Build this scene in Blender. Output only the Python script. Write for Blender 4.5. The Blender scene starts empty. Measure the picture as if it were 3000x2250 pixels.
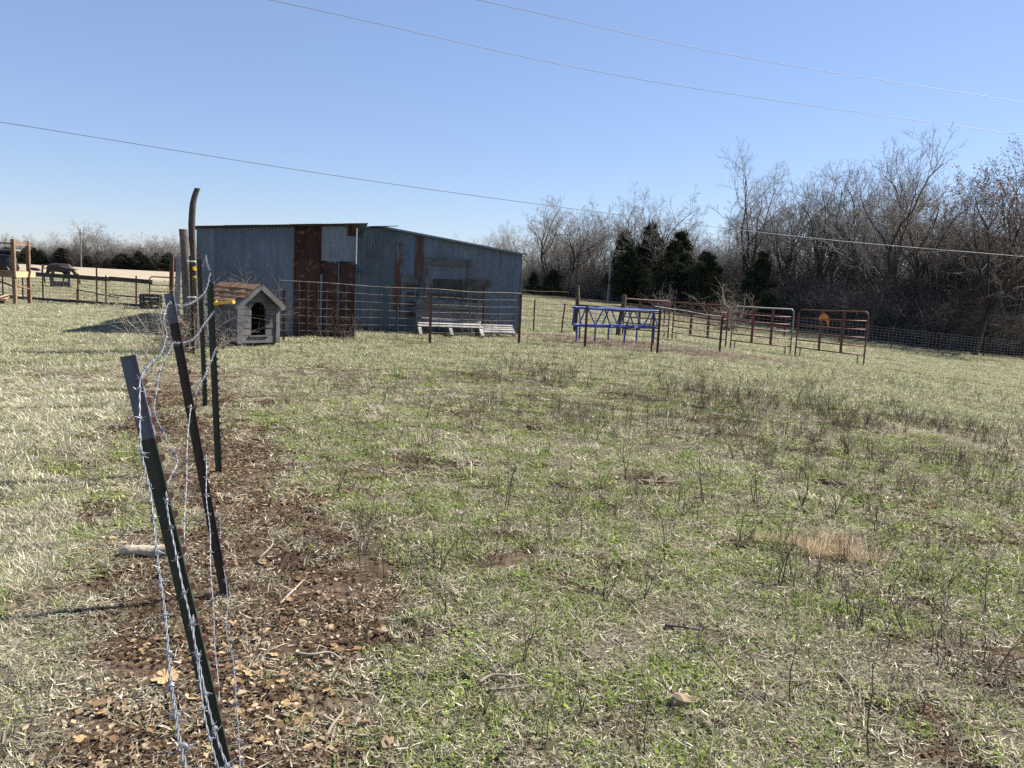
import bpy, math, random
import numpy as np
from mathutils import Vector, Matrix
R = math.radians
scene = bpy.context.scene
col = scene.collection
# ---------------------------------------------------------------- camera, sky, sun, exposure
CAM_H, PITCH, ROLL = 1.55, R(7.6), R(2.7)
cam_d = bpy.data.cameras.new('camera'); cam = bpy.data.objects.new('camera', cam_d); col.objects.link(cam)
cam_d.sensor_width = 36.0; cam_d.lens = 36.0 * 2255 / 3000; cam_d.clip_start = 0.05; cam_d.clip_end = 6000
cam.matrix_world = Matrix.Translation((0, 0, CAM_H)) @ Matrix.Rotation(R(90) - PITCH, 4, 'X') @ Matrix.Rotation(ROLL, 4, 'Z')
scene.camera = cam
SUN_EL, SUN_AZ = R(43), R(26)          # azimuth measured from +X towards +Y
world = bpy.data.worlds.new('World'); scene.world = world; world.use_nodes = True
wn = world.node_tree; wn.nodes.clear()
wo = wn.nodes.new('ShaderNodeOutputWorld'); wb = wn.nodes.new('ShaderNodeBackground'); ws = wn.nodes.new('ShaderNodeTexSky')
ws.sky_type = 'NISHITA'; ws.sun_disc = False; ws.sun_elevation = SUN_EL; ws.sun_rotation = R(90) - SUN_AZ
ws.altitude = 200; ws.air_density = 1.0; ws.dust_density = 0.12; ws.ozone_density = 1.6
wb.inputs['Strength'].default_value = 0.061
wm = wn.nodes.new('ShaderNodeMix'); wm.data_type = 'RGBA'; wm.blend_type = 'MULTIPLY'; wm.inputs[0].default_value = 1; wm.inputs[7].default_value = (0.93, 0.93, 1.07, 1)   # white balance
wn.links.new(ws.outputs[0], wm.inputs[6])
wh = wn.nodes.new('ShaderNodeMix'); wh.data_type = 'RGBA'; wh.inputs[0].default_value = 0.36; wh.inputs[7].default_value = (2.55, 3.75, 6.1, 1)   # flat pale blue mixed into the sky colour to even out its gradient
wn.links.new(wm.outputs[2], wh.inputs[6]); wn.links.new(wh.outputs[2], wb.inputs[0]); wn.links.new(wb.outputs[0], wo.inputs[0])
sun_d = bpy.data.lights.new('sun', 'SUN'); sun_d.energy = 5.0; sun_d.angle = R(0.53); sun_d.color = (1.0, 0.95, 0.87)
sun = bpy.data.objects.new('sun', sun_d); col.objects.link(sun)
sv = Vector((math.cos(SUN_EL) * math.cos(SUN_AZ), math.cos(SUN_EL) * math.sin(SUN_AZ), math.sin(SUN_EL)))
sun.rotation_euler = sv.to_track_quat('Z', 'Y').to_euler(); sun.location = sv * 60
vs = scene.view_settings
vs.view_transform = 'Standard'; vs.look = 'None'; vs.exposure = 1.22; vs.gamma = 1.0; vs.use_curve_mapping = False
scene.cycles.use_denoising = False
scene.cycles.max_bounces = 4; scene.cycles.diffuse_bounces = 2; scene.cycles.glossy_bounces = 2; scene.cycles.transmission_bounces = 2; scene.cycles.transparent_max_bounces = 8

# ---------------------------------------------------------------- terrain function and noise
def g(x, y):
    t = x - 3.0
    fd = 1 / (1 + (max(0.0, y - 45) / 25) ** 2)
    return -0.075 * ((t * t + 4) ** 0.5 + t) / 2 * fd
def g_np(x, y):
    t = x - 3.0
    fd = 1 / (1 + (np.maximum(0.0, y - 45) / 25) ** 2)
    return -0.075 * (np.sqrt(t * t + 4) + t) / 2 * fd
def vnoise(x, y, seed=0):
    xi = np.floor(x).astype(np.int64); yi = np.floor(y).astype(np.int64)
    xf = x - xi; yf = y - yi
    def h(a, b):
        n = (a * 374761393 + b * 668265263 + seed * 974634777) & 0xFFFFFFFF
        n = ((n ^ (n >> 13)) * 1274126177) & 0xFFFFFFFF
        return ((n ^ (n >> 16)) & 0xFFFF) / 65535.0
    u = xf * xf * (3 - 2 * xf); v = yf * yf * (3 - 2 * yf)
    return (h(xi, yi) * (1 - u) + h(xi + 1, yi) * u) * (1 - v) + (h(xi, yi + 1) * (1 - u) + h(xi + 1, yi + 1) * u) * v
def fbm(x, y, seed=0, octaves=4):
    s = np.zeros_like(x, dtype=float); a = 0.5; t = 0
    for i in range(octaves):
        s += a * vnoise(x * 2 ** i, y * 2 ** i, seed + i * 17); t += a; a *= 0.5
    return s / t
def sstep(a, b, x):
    t = np.clip((x - a) / (b - a), 0, 1); return t * t * (3 - 2 * t)
def bump_np(x, y):
    r = np.sqrt(x * x + y * y)
    k = np.clip(1.4 - r / 60, 0.2, 1)
    return ((fbm(x * 1.3, y * 1.3, 5) - 0.5) * 0.05 + (fbm(x * 7, y * 7, 9, 3) - 0.5) * 0.03) * k
def gz(x, y):
    return g(x, y) + float(bump_np(np.array([x]), np.array([y]))[0])
def soil_np(x, y):
    d = x + 0.41 * y - 0.02                               # distance from the barbed wire line
    n = fbm(x * 1.1, y * 1.1, 21)
    w = np.where(y < 9, 1.0, np.clip(1 - (y - 9) / 8, 0, 1))
    a = sstep(-0.85, -0.2, d + (n - 0.5) * 1.4) * (1 - sstep(0.45, 1.5, d + (n - 0.5) * 2.0 + np.maximum(0, y - 3) * 0.12))
    a = np.maximum(a, 0.62 * np.exp(-(((x + 3.1) / 0.9) ** 2 + ((y - 6.0) / 1.8) ** 2)) * sstep(.35, .6, n))
    hay = np.exp(-(((x - 4.2) / 2.6) ** 2 + ((y - 21.2) / 1.5) ** 2))
    tr = (1 - sstep(0.15, 0.5, abs(y - 24.3 + 0.62 * (x - 11.2)) + (n - .5) * .8)) * sstep(10.6, 11.6, x) * (1 - sstep(15, 17, x))
    gap = sstep(0.60, 0.70, fbm(x * 1.9, y * 1.9, 131)) * (np.sqrt(x * x + y * y) < 14) * 0.8
    return np.clip(np.maximum(np.maximum(a * w * 1.1, tr), gap), 0, 1), np.clip(hay * 1.3 - 0.2, 0, 1)
def green_np(x, y):
    n = fbm(x * 0.45 + 3, y * 0.45 + 8, 33); m = fbm(x * 2.2, y * 2.2, 41)
    v = 0.62 * n + 0.38 * m
    v = v + 0.06 * sstep(-0.5, 1.5, x + 0.41 * y) - 0.05 * sstep(7, 12, np.sqrt(x * x + y * y)) * (y < 16)
    return sstep(0.42, 0.60, v)
def lawn_np(x, y):                                        # dry lawn on the house side of the fence
    return 1 - sstep(-1.1, -0.5, x + 0.41 * y)

# ---------------------------------------------------------------- materials
def new_mat(name):
    m = bpy.data.materials.new(name); m.use_nodes = True
    nt = m.node_tree; bs = nt.nodes['Principled BSDF']; return m, nt, bs
def mixc(nt, fac, a, b, blend='MIX'):
    n = nt.nodes.new('ShaderNodeMix'); n.data_type = 'RGBA'; n.blend_type = blend
    for sock, v in ((n.inputs[0], fac), (n.inputs[6], a), (n.inputs[7], b)):
        if isinstance(v, bpy.types.NodeSocket): nt.links.new(v, sock)
        elif isinstance(v, (tuple, list)): sock.default_value = (*v[:3], 1)
        else: sock.default_value = v
    return n.outputs[2]
def noise(nt, scale, detail=4, rough=0.6, coord='Object', stretch=(1, 1, 1), loc=(0, 0, 0)):
    tc = nt.nodes.new('ShaderNodeTexCoord'); mp = nt.nodes.new('ShaderNodeMapping'); n = nt.nodes.new('ShaderNodeTexNoise')
    mp.inputs['Scale'].default_value = stretch; mp.inputs['Location'].default_value = loc
    nt.links.new(tc.outputs[coord], mp.inputs[0]); nt.links.new(mp.outputs[0], n.inputs['Vector'])
    n.inputs['Scale'].default_value = scale; n.inputs['Detail'].default_value = detail; n.inputs['Roughness'].default_value = rough
    return n.outputs['Fac']
def ramp(nt, fac, lo, hi, a=(0, 0, 0), b=(1, 1, 1)):
    r = nt.nodes.new('ShaderNodeValToRGB'); r.color_ramp.elements[0].position = lo; r.color_ramp.elements[1].position = hi
    r.color_ramp.elements[0].color = (*a, 1); r.color_ramp.elements[1].color = (*b, 1)
    nt.links.new(fac, r.inputs[0]); return r.outputs[0]
def add_bump(nt, bs, h, strength=0.3, dist=0.01):
    b = nt.nodes.new('ShaderNodeBump'); b.inputs['Strength'].default_value = strength; b.inputs['Distance'].default_value = dist
    nt.links.new(h, b.inputs['Height']); nt.links.new(b.outputs[0], bs.inputs['Normal'])
def rnd_tint(nt, c, amt=0.25):
    oi = nt.nodes.new('ShaderNodeObjectInfo')
    mr = nt.nodes.new('ShaderNodeMapRange'); mr.inputs[3].default_value = 1 - amt; mr.inputs[4].default_value = 1 + amt
    nt.links.new(oi.outputs['Random'], mr.inputs[0])
    return mixc(nt, 1.0, c, mr.outputs[0], 'MULTIPLY')
def simple(name, c1, c2, scale=12, rough=0.8, metal=0.0, stretch=(1, 1, 1), lo=0.35, hi=0.65, bump=0.2, c3=None, s3=40, tint=0.0, spec=0.4):
    m, nt, bs = new_mat(name)
    f = noise(nt, scale, 5, 0.65, stretch=stretch)
    c = mixc(nt, ramp(nt, f, lo, hi), c1, c2)
    if c3: c = mixc(nt, ramp(nt, noise(nt, s3, 4, 0.7, loc=(3, 1, 7)), 0.55, 0.68), c, c3)
    if tint: c = rnd_tint(nt, c, tint)
    nt.links.new(c, bs.inputs['Base Color']); bs.inputs['Roughness'].default_value = rough; bs.inputs['Metallic'].default_value = metal
    bs.inputs['Specular IOR Level'].default_value = spec
    if bump: add_bump(nt, bs, f, bump)
    return m
M = {}
def wood_mat(name, c1, c2, dark, axis=0, tint=0.2):
    st = [1.5, 1.5, 1.5]; 
    for i in range(3):
        if i != axis: st[i] = 26
    m, nt, bs = new_mat(name)
    gr = noise(nt, 2.2, 6, 0.7, stretch=st); big = noise(nt, 3.0, 3, 0.5)
    c = mixc(nt, ramp(nt, gr, 0.32, 0.68), c1, c2); c = mixc(nt, ramp(nt, gr, 0.66, 0.74), c, dark)
    c = mixc(nt, ramp(nt, big, 0.45, 0.75), c, tuple(0.6 * v for v in c1))
    c = rnd_tint(nt, c, tint)
    nt.links.new(c, bs.inputs['Base Color']); bs.inputs['Roughness'].default_value = 0.85; bs.inputs['Specular IOR Level'].default_value = 0.2
    add_bump(nt, bs, gr, 0.5, 0.006)
    return m
for ax, an in enumerate('xyz'):
    M['grey_wood_' + an] = wood_mat('grey_wood_' + an, (0.085, 0.084, 0.082), (0.17, 0.166, 0.16), (0.024, 0.023, 0.022), ax)
    M['dark_wood_' + an] = wood_mat('dark_wood_' + an, (0.055, 0.048, 0.04), (0.10, 0.088, 0.075), (0.02, 0.018, 0.015), ax)
    M['deck_wood_' + an] = wood_mat('deck_wood_' + an, (0.20, 0.125, 0.075), (0.28, 0.18, 0.11), (0.10, 0.06, 0.035), ax)
M['pale_wood_x'] = wood_mat('pale_wood_x', (0.27, 0.25, 0.225), (0.40, 0.375, 0.34), (0.11, 0.10, 0.085), 0)
M['yellow_sunlit_wood_x'] = wood_mat('yellow_sunlit_wood_x', (0.42, 0.29, 0.16), (0.50, 0.36, 0.21), (0.3, 0.2, 0.1), 0, 0.1)  # yellow tread colour, reused as sunlit tone on the platform's side beam
def galv_mat(name, base, rust=0.0, seed=0, metal=0.55):
    m, nt, bs = new_mat(name)
    st = noise(nt, 1.6, 5, 0.7, stretch=(5, 5, 0.55), loc=(seed, seed * 2, 0)); fi = noise(nt, 14, 4, 0.6, loc=(seed, 0, 0))
    bl = noise(nt, 1.1, 4, 0.6, loc=(seed * 3, 0, seed))
    c = mixc(nt, ramp(nt, st, 0.3, 0.7), tuple(v * 0.72 for v in base), tuple(min(1, v * 1.18) for v in base))
    c = mixc(nt, ramp(nt, bl, 0.5, 0.75), c, tuple(v * 0.62 for v in base))
    c = mixc(nt, ramp(nt, fi, 0.52, 0.72), c, tuple(v * 0.85 for v in base))
    rmask = noise(nt, 2.3, 6, 0.75, stretch=(3, 3, 0.5), loc=(seed + 5, seed, 2))
    lo = 0.95 - rust
    rf = ramp(nt, rmask, lo, lo + 0.10)
    c = mixc(nt, rf, c, mixc(nt, fi, (0.055, 0.02, 0.013), (0.14, 0.055, 0.03)))
    c = rnd_tint(nt, c, 0.16)
    nt.links.new(c, bs.inputs['Base Color'])
    mm = nt.nodes.new('ShaderNodeMath'); mm.operation = 'MULTIPLY_ADD'; mm.inputs[1].default_value = -metal; mm.inputs[2].default_value = metal
    nt.links.new(rf, mm.inputs[0]); nt.links.new(mm.outputs[0], bs.inputs['Metallic'])
    bs.inputs['Roughness'].default_value = 0.55; bs.inputs['Specular IOR Level'].default_value = 0.3
    add_bump(nt, bs, fi, 0.1, 0.004)
    return m
M['galv'] = galv_mat('galvanised', (0.128, 0.160, 0.195), 0.30, 1)
M['galv_light'] = galv_mat('galvanised_light', (0.155, 0.185, 0.21), 0.2, 2)
M['galv_dull'] = galv_mat('galvanised_dull', (0.12, 0.148, 0.17), 0.33, 3, 0.4)
M['galv_patchy'] = galv_mat('galvanised_patchy_rust', (0.155, 0.175, 0.195), 0.55, 4)
M['rust'] = simple('rust_sheet', (0.036, 0.018, 0.015), (0.066, 0.033, 0.027), 2.2, 0.9, 0, (6, 6, 0.6), c3=(0.13, 0.10, 0.085), s3=5, tint=0.25, spec=0.15)
M['rust_pipe'] = simple('rusty_red_pipe', (0.105, 0.032, 0.025), (0.165, 0.05, 0.036), 9, 0.6, 0.1, c3=(0.10, 0.035, 0.02), s3=16, tint=0.15)
M['rust_dark'] = simple('rusty_steel', (0.07, 0.035, 0.025), (0.13, 0.06, 0.04), 14, 0.8, 0.2, tint=0.2)
M['grey_pipe'] = simple('grey_pipe', (0.16, 0.155, 0.155), (0.24, 0.23, 0.225), 10, 0.5, 0.4, c3=(0.14, 0.05, 0.03), s3=12)
M['blue_paint'] = simple('blue_paint', (0.012, 0.038, 0.22), (0.022, 0.062, 0.31), 8, 0.5, 0.0, c3=(0.05, 0.055, 0.10), s3=14)
M['post_green'] = simple('green_post_paint', (0.022, 0.036, 0.022), (0.045, 0.055, 0.032), 22, 0.6, 0.1, c3=(0.08, 0.04, 0.025), s3=30)
M['post_rust'] = simple('brown_post_rust', (0.055, 0.03, 0.022), (0.035, 0.04, 0.027), 18, 0.75, 0.1, c3=(0.09, 0.045, 0.03), s3=35)
M['post_white'] = simple('shaded_white_tip_paint', (0.095, 0.105, 0.13), (0.13, 0.14, 0.165), 16, 0.5, 0.0, c3=(0.10, 0.03, 0.025), s3=14)  # white tip paint, darkened to blue-grey to carry its shaded face
M['wire'] = simple('galvanised_wire', (0.21, 0.215, 0.23), (0.33, 0.335, 0.355), 60, 0.5, 0.55, bump=0)
M['wire_dull'] = simple('dull_wire', (0.09, 0.07, 0.06), (0.24, 0.21, 0.195), 4, 0.6, 0.35, bump=0)
M['wire_far'] = simple('weathered_wire', (0.22, 0.20, 0.185), (0.34, 0.315, 0.295), 4, 0.7, 0.2, bump=0)
M['wire_rusty'] = simple('rusty_wire', (0.10, 0.055, 0.04), (0.19, 0.13, 0.10), 6, 0.7, 0.3, bump=0)
M['cable'] = simple('power_cable', (0.17, 0.18, 0.2), (0.22, 0.23, 0.25), 3, 0.6, 0.2, bump=0)
M['yellow'] = simple('yellow_plastic', (0.62, 0.36, 0.02), (0.70, 0.43, 0.04), 20, 0.4, bump=0.05)
M['white_plastic'] = simple('white_plastic', (0.72, 0.72, 0.70), (0.8, 0.8, 0.78), 20, 0.4, bump=0)
M['black'] = simple('black_plastic', (0.012, 0.012, 0.014), (0.025, 0.025, 0.028), 12, 0.5, bump=0.1)
M['bark'] = simple('bark', (0.042, 0.037, 0.033), (0.075, 0.067, 0.06), 5, 0.95, 0, (1, 1, 0.25), tint=0.3, spec=0.1, bump=0.4)
M['bark_pale'] = simple('bark_pale', (0.16, 0.135, 0.112), (0.235, 0.205, 0.175), 5, 0.95, 0, (1, 1, 0.25), tint=0.25, spec=0.1, bump=0.3)
M['log_bark'] = simple('log_bark', (0.05, 0.04, 0.034), (0.115, 0.098, 0.085), 9, 0.95, 0, (1, 1, 0.2), spec=0.1, bump=0.8, c3=(0.03, 0.026, 0.022), s3=12)
M['log_split'] = simple('log_split', (0.085, 0.075, 0.067), (0.17, 0.152, 0.135), 7, 0.9, 0, (2, 2, 0.15), spec=0.1, bump=0.8, c3=(0.05, 0.04, 0.035), s3=10)
M['bleached_log'] = simple('bleached_log', (0.30, 0.24, 0.17), (0.50, 0.42, 0.31), 26, 0.9, 0, bump=0.9, c3=(0.16, 0.12, 0.085), s3=30)
M['cut_end'] = simple('cut_end', (0.22, 0.15, 0.10), (0.32, 0.23, 0.16), 20, 0.9)
M['twig'] = simple('twig', (0.075, 0.058, 0.047), (0.14, 0.115, 0.095), 7, 0.95, tint=0.3, spec=0.1, bump=0)
M['twig_grey'] = simple('twig_grey', (0.185, 0.165, 0.147), (0.285, 0.258, 0.232), 5, 0.95, tint=0.25, spec=0.1, bump=0)
M['cane'] = simple('dry_cane', (0.25, 0.205, 0.155), (0.36, 0.305, 0.24), 7, 0.9, tint=0.25, spec=0.15, bump=0)
M['shingle'] = simple('brown_shingle', (0.20, 0.11, 0.062), (0.31, 0.185, 0.11), 14, 0.95, tint=0.25, spec=0.1, bump=0.5, c3=(0.09, 0.055, 0.04), s3=30)
M['stone'] = simple('tan_stone', (0.22, 0.15, 0.09), (0.36, 0.27, 0.17), 18, 0.9, tint=0.2, bump=0.5)
M['dung'] = simple('earth_mound', (0.10, 0.072, 0.05), (0.34, 0.27, 0.19), 30, 0.98, tint=0.15, bump=0.9, spec=0.1)
M['hide'] = simple('horse_hide', (0.022, 0.014, 0.010), (0.045, 0.026, 0.017), 6, 0.6, bump=0.05)
M['orange'] = simple('orange_cloth', (0.50, 0.17, 0.035), (0.6, 0.25, 0.06), 14, 0.8)
M['dark_roof'] = simple('dark_roof', (0.028, 0.03, 0.036), (0.05, 0.052, 0.06), 9, 0.7)
M['leaf_dry'] = None
def leaf_material(name, base=None, translucent=0.36, var=0.3):
    m, nt, bs = new_mat(name)
    if base is None:
        at = nt.nodes.new('ShaderNodeAttribute'); at.attribute_name = 'Col'; c = at.outputs['Color']
    else:
        f = noise(nt, 9, 3); c = mixc(nt, ramp(nt, f, 0.3, 0.7), tuple(v * 0.72 for v in base), tuple(v * 1.2 for v in base))
    c = rnd_tint(nt, c, var)
    df = nt.nodes.new('ShaderNodeBsdfDiffuse'); tr = nt.nodes.new('ShaderNodeBsdfTranslucent'); mx = nt.nodes.new('ShaderNodeMixShader')
    nt.links.new(c, df.inputs[0]); nt.links.new(c, tr.inputs[0]); mx.inputs[0].default_value = translucent
    nt.links.new(df.outputs[0], mx.inputs[1]); nt.links.new(tr.outputs[0], mx.inputs[2])
    nt.links.new(mx.outputs[0], nt.nodes['Material Output'].inputs['Surface']); return m
M['blade'] = leaf_material('grass_blades')
M['leaf_dry'] = leaf_material('dry_leaf', (0.47, 0.32, 0.17), 0.25)
M['cedar'] = leaf_material('cedar_foliage', None, 0.15, 0.25)
# ---------------------------------------------------------------- mesh helpers
class MB:
    """collects vertices and faces of one mesh"""
    def __init__(s): s.v = []; s.f = []; s.mi = []
    def add(s, vs, fs, mi=0):
        o = len(s.v); s.v.extend([tuple(p) for p in vs]); s.f.extend([tuple(i + o for i in f) for f in fs]); s.mi.extend([mi] * len(fs)); return s
    def box(s, x0, x1, y0, y1, z0, z1, mi=0, ch=0.0):
        vs = [(x, y, z) for z in (z0, z1) for y in (y0, y1) for x in (x0, x1)]
        return s.add(vs, [(0, 2, 3, 1), (4, 5, 7, 6), (0, 1, 5, 4), (2, 6, 7, 3), (0, 4, 6, 2), (1, 3, 7, 5)], mi)
    def bar(s, p0, p1, w, h, up=(0, 0, 1), mi=0, taper=1.0):
        p0, p1 = Vector(p0), Vector(p1); d = (p1 - p0).normalized(); u = Vector(up)
        if abs(d.dot(u)) > 0.98: u = Vector((0, 1, 0))
        a = d.cross(u).normalized(); b = a.cross(d).normalized()
        vs = []
        for p, k in ((p0, 1), (p1, taper)):
            vs += [p + a * w / 2 * k * i + b * h / 2 * k * j for i, j in ((-1, -1), (1, -1), (1, 1), (-1, 1))]
        return s.add(vs, [(0, 3, 2, 1), (4, 5, 6, 7), (0, 1, 5, 4), (1, 2, 6, 5), (2, 3, 7, 6), (3, 0, 4, 7)], mi)
    def tube(s, pts, rad, n=8, cap=True, mi=0):
        pts = [Vector(p) for p in pts]
        if not hasattr(rad, '__len__'): rad = [rad] * len(pts)
        d = (pts[1] - pts[0]).normalized(); a = d.orthogonal().normalized(); vs = []; fs = []
        for i, p in enumerate(pts):
            t = (pts[min(i + 1, len(pts) - 1)] - pts[max(i - 1, 0)]).normalized()
            a = (a - t * a.dot(t)); a = a.normalized() if a.length > 1e-6 else t.orthogonal().normalized()
            b = t.cross(a)
            for k in range(n):
                q = 2 * math.pi * k / n; vs.append(p + (a * math.cos(q) + b * math.sin(q)) * rad[i])
        for i in range(len(pts) - 1):
            for k in range(n):
                k2 = (k + 1) % n; fs.append((i * n + k, i * n + k2, (i + 1) * n + k2, (i + 1) * n + k))
        if cap:
            fs.append(tuple(reversed(range(n)))); fs.append(tuple((len(pts) - 1) * n + k for k in range(n)))
        return s.add(vs, fs, mi)
    def mesh(s, name, mats, smooth=False):
        me = bpy.data.meshes.new(name); me.from_pydata(s.v, [], s.f)
        if not isinstance(mats, (list, tuple)): mats = [mats]
        for m in mats: me.materials.append(m)
        if any(s.mi): me.polygons.foreach_set('material_index', s.mi)
        if smooth: me.polygons.foreach_set('use_smooth', [True] * len(me.polygons))
        me.update(); return me
    def build(s, name, mat, parent=None, smooth=False, loc=None):
        return link(name, s.mesh(name, mat, smooth), parent, loc)
def link(name, me, parent=None, loc=None, rot=None, scale=None):
    o = bpy.data.objects.new(name, me); col.objects.link(o)
    if parent: o.parent = parent
    if loc is not None: o.location = loc
    if rot is not None: o.rotation_euler = rot
    if scale is not None: o.scale = scale
    return o
def tag(o, label=None, cat=None, group=None, kind=None):
    if label: o['label'] = label
    if cat: o['category'] = cat
    if group: o['group'] = group
    if kind: o['kind'] = kind
    return o
def thing(name, label, cat, loc=(0, 0, 0), rz=0.0, group=None):
    o = bpy.data.objects.new(name, None); col.objects.link(o); o.empty_display_size = 0.2
    o.location = loc; o.rotation_euler = (0, 0, rz); return tag(o, label, cat, group)
def copy_tree(o, parent=None):
    c = o.copy(); col.objects.link(c)
    if parent: c.parent = parent
    for ch in list(o.children): copy_tree(ch, c)
    return c
def arc_pts(pts, n=8):
    """Catmull-Rom through points"""
    P = [Vector(p) for p in pts]; P = [P[0] * 2 - P[1]] + P + [P[-1] * 2 - P[-2]]; out = []
    for i in range(1, len(P) - 2):
        a, b, c, d = P[i - 1:i + 3]
        for k in range(n):
            t = k / n
            out.append(0.5 * ((2 * b) + (c - a) * t + (2 * a - 5 * b + 4 * c - d) * t * t + (3 * b - a - 3 * c + d) * t ** 3))
    out.append(P[-2]); return out
def resample(pts, step):
    pts = [Vector(p) for p in pts]; out = [pts[0]]; acc = 0.0
    for a, b in zip(pts[:-1], pts[1:]):
        L = (b - a).length
        if L < 1e-9: continue
        t = step - acc
        while t <= L:
            out.append(a + (b - a) * (t / L)); t += step
        acc = (acc + L) % step if step > 0 else 0
        acc = L - (t - step)
    if (out[-1] - pts[-1]).length > step * 0.2: out.append(pts[-1])
    return out

# ---------------------------------------------------------------- ground
def graded(lo, hi, d0, centre, grow):
    a = [centre]; d = d0
    while a[-1] < hi: a.append(a[-1] + d); d = d * grow if abs(a[-1] - centre) > 6 else d
    b = [centre]; d = d0
    while b[-1] > lo: b.append(b[-1] - d); d = d * grow if abs(b[-1] - centre) > 6 else d
    return np.array(sorted(set(b[1:] + a)))
xs = graded(-4000, 4000, 0.085, 0.2, 1.05); ys = graded(-1500, 5000, 0.085, 6.0, 1.05)
X, Y = np.meshgrid(xs, ys); Z = g_np(X, Y) + bump_np(X, Y)
nx, ny = len(xs), len(ys)
gv = np.stack([X.ravel(), Y.ravel(), Z.ravel()], 1)
ii = (np.arange(ny - 1)[:, None] * nx + np.arange(nx - 1)[None, :]).ravel()
gf = np.stack([ii, ii + 1, ii + nx + 1, ii + nx], 1)
def np_mesh(name, v, f):
    me = bpy.data.meshes.new(name); n = f.shape[1]
    me.vertices.add(len(v)); me.vertices.foreach_set('co', v.astype(np.float32).ravel())
    me.loops.add(f.size); me.loops.foreach_set('vertex_index', f.astype(np.int32).ravel())
    me.polygons.add(len(f)); me.polygons.foreach_set('loop_start', np.arange(0, f.size, n, dtype=np.int32))
    me.update(calc_edges=True); return me
gme = np_mesh('ground', gv, gf)
gme.polygons.foreach_set('use_smooth', np.ones(len(gf), bool))
soil, hay = soil_np(X.ravel(), Y.ravel()); grn = green_np(X.ravel(), Y.ravel())
crop = sstep(66, 84, Y.ravel() - 0.1 * X.ravel()) * (1 - sstep(-12, 2, X.ravel()))
gc = np.stack([np.maximum(soil, hay * 0.2), grn, crop, np.ones_like(soil)], 1)
ca = gme.color_attributes.new('mask', 'FLOAT_COLOR', 'POINT'); ca.data.foreach_set('color', gc.astype(np.float32).ravel())
gm, nt, bs = new_mat('pasture_soil')
at = nt.nodes.new('ShaderNodeAttribute'); at.attribute_name = 'mask'; sp = nt.nodes.new('ShaderNodeSeparateColor'); nt.links.new(at.outputs['Color'], sp.inputs[0])
n1 = noise(nt, 1.3, 6, 0.7); n2 = noise(nt, 16, 6, 0.75); n3 = noise(nt, 0.22, 5, 0.6); n4 = noise(nt, 55, 4, 0.7)
straw = mixc(nt, ramp(nt, n2, 0.35, 0.66), (0.04, 0.03, 0.02), (0.20, 0.165, 0.11))
green = mixc(nt, ramp(nt, n2, 0.35, 0.66), (0.033, 0.031, 0.017), (0.16, 0.15, 0.075))
gfac = mixc(nt, 0.55, sp.outputs[1], ramp(nt, n1, 0.42, 0.62))
c = mixc(nt, gfac, straw, green)
c = mixc(nt, ramp(nt, n3, 0.5, 0.72), c, mixc(nt, ramp(nt, n2, 0.35, 0.66), (0.13, 0.10, 0.07), (0.27, 0.22, 0.155)))
dirt = mixc(nt, ramp(nt, n2, 0.35, 0.7), (0.045, 0.03, 0.021), (0.15, 0.10, 0.068))
dirt = mixc(nt, ramp(nt, n4, 0.55, 0.75), dirt, (0.22, 0.155, 0.11))
c = mixc(nt, sp.outputs[0], c, dirt)
cropc = mixc(nt, ramp(nt, noise(nt, 0.09, 4, 0.6, stretch=(0.35, 1.6, 1)), 0.4, 0.6), (0.33, 0.265, 0.185), (0.42, 0.345, 0.245))
cropc = mixc(nt, ramp(nt, noise(nt, 1.2, 5, 0.6, stretch=(0.3, 1.5, 1)), 0.4, 0.7), cropc, (0.25, 0.205, 0.15))
c = mixc(nt, sp.outputs[2], c, cropc)
nt.links.new(c, bs.inputs['Base Color']); bs.inputs['Roughness'].default_value = 0.95; bs.inputs['Specular IOR Level'].default_value = 0.1
add_bump(nt, bs, n2, 0.9, 0.03)
gme.materials.append(gm)
tag(link('ground', gme), kind='structure')
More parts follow.
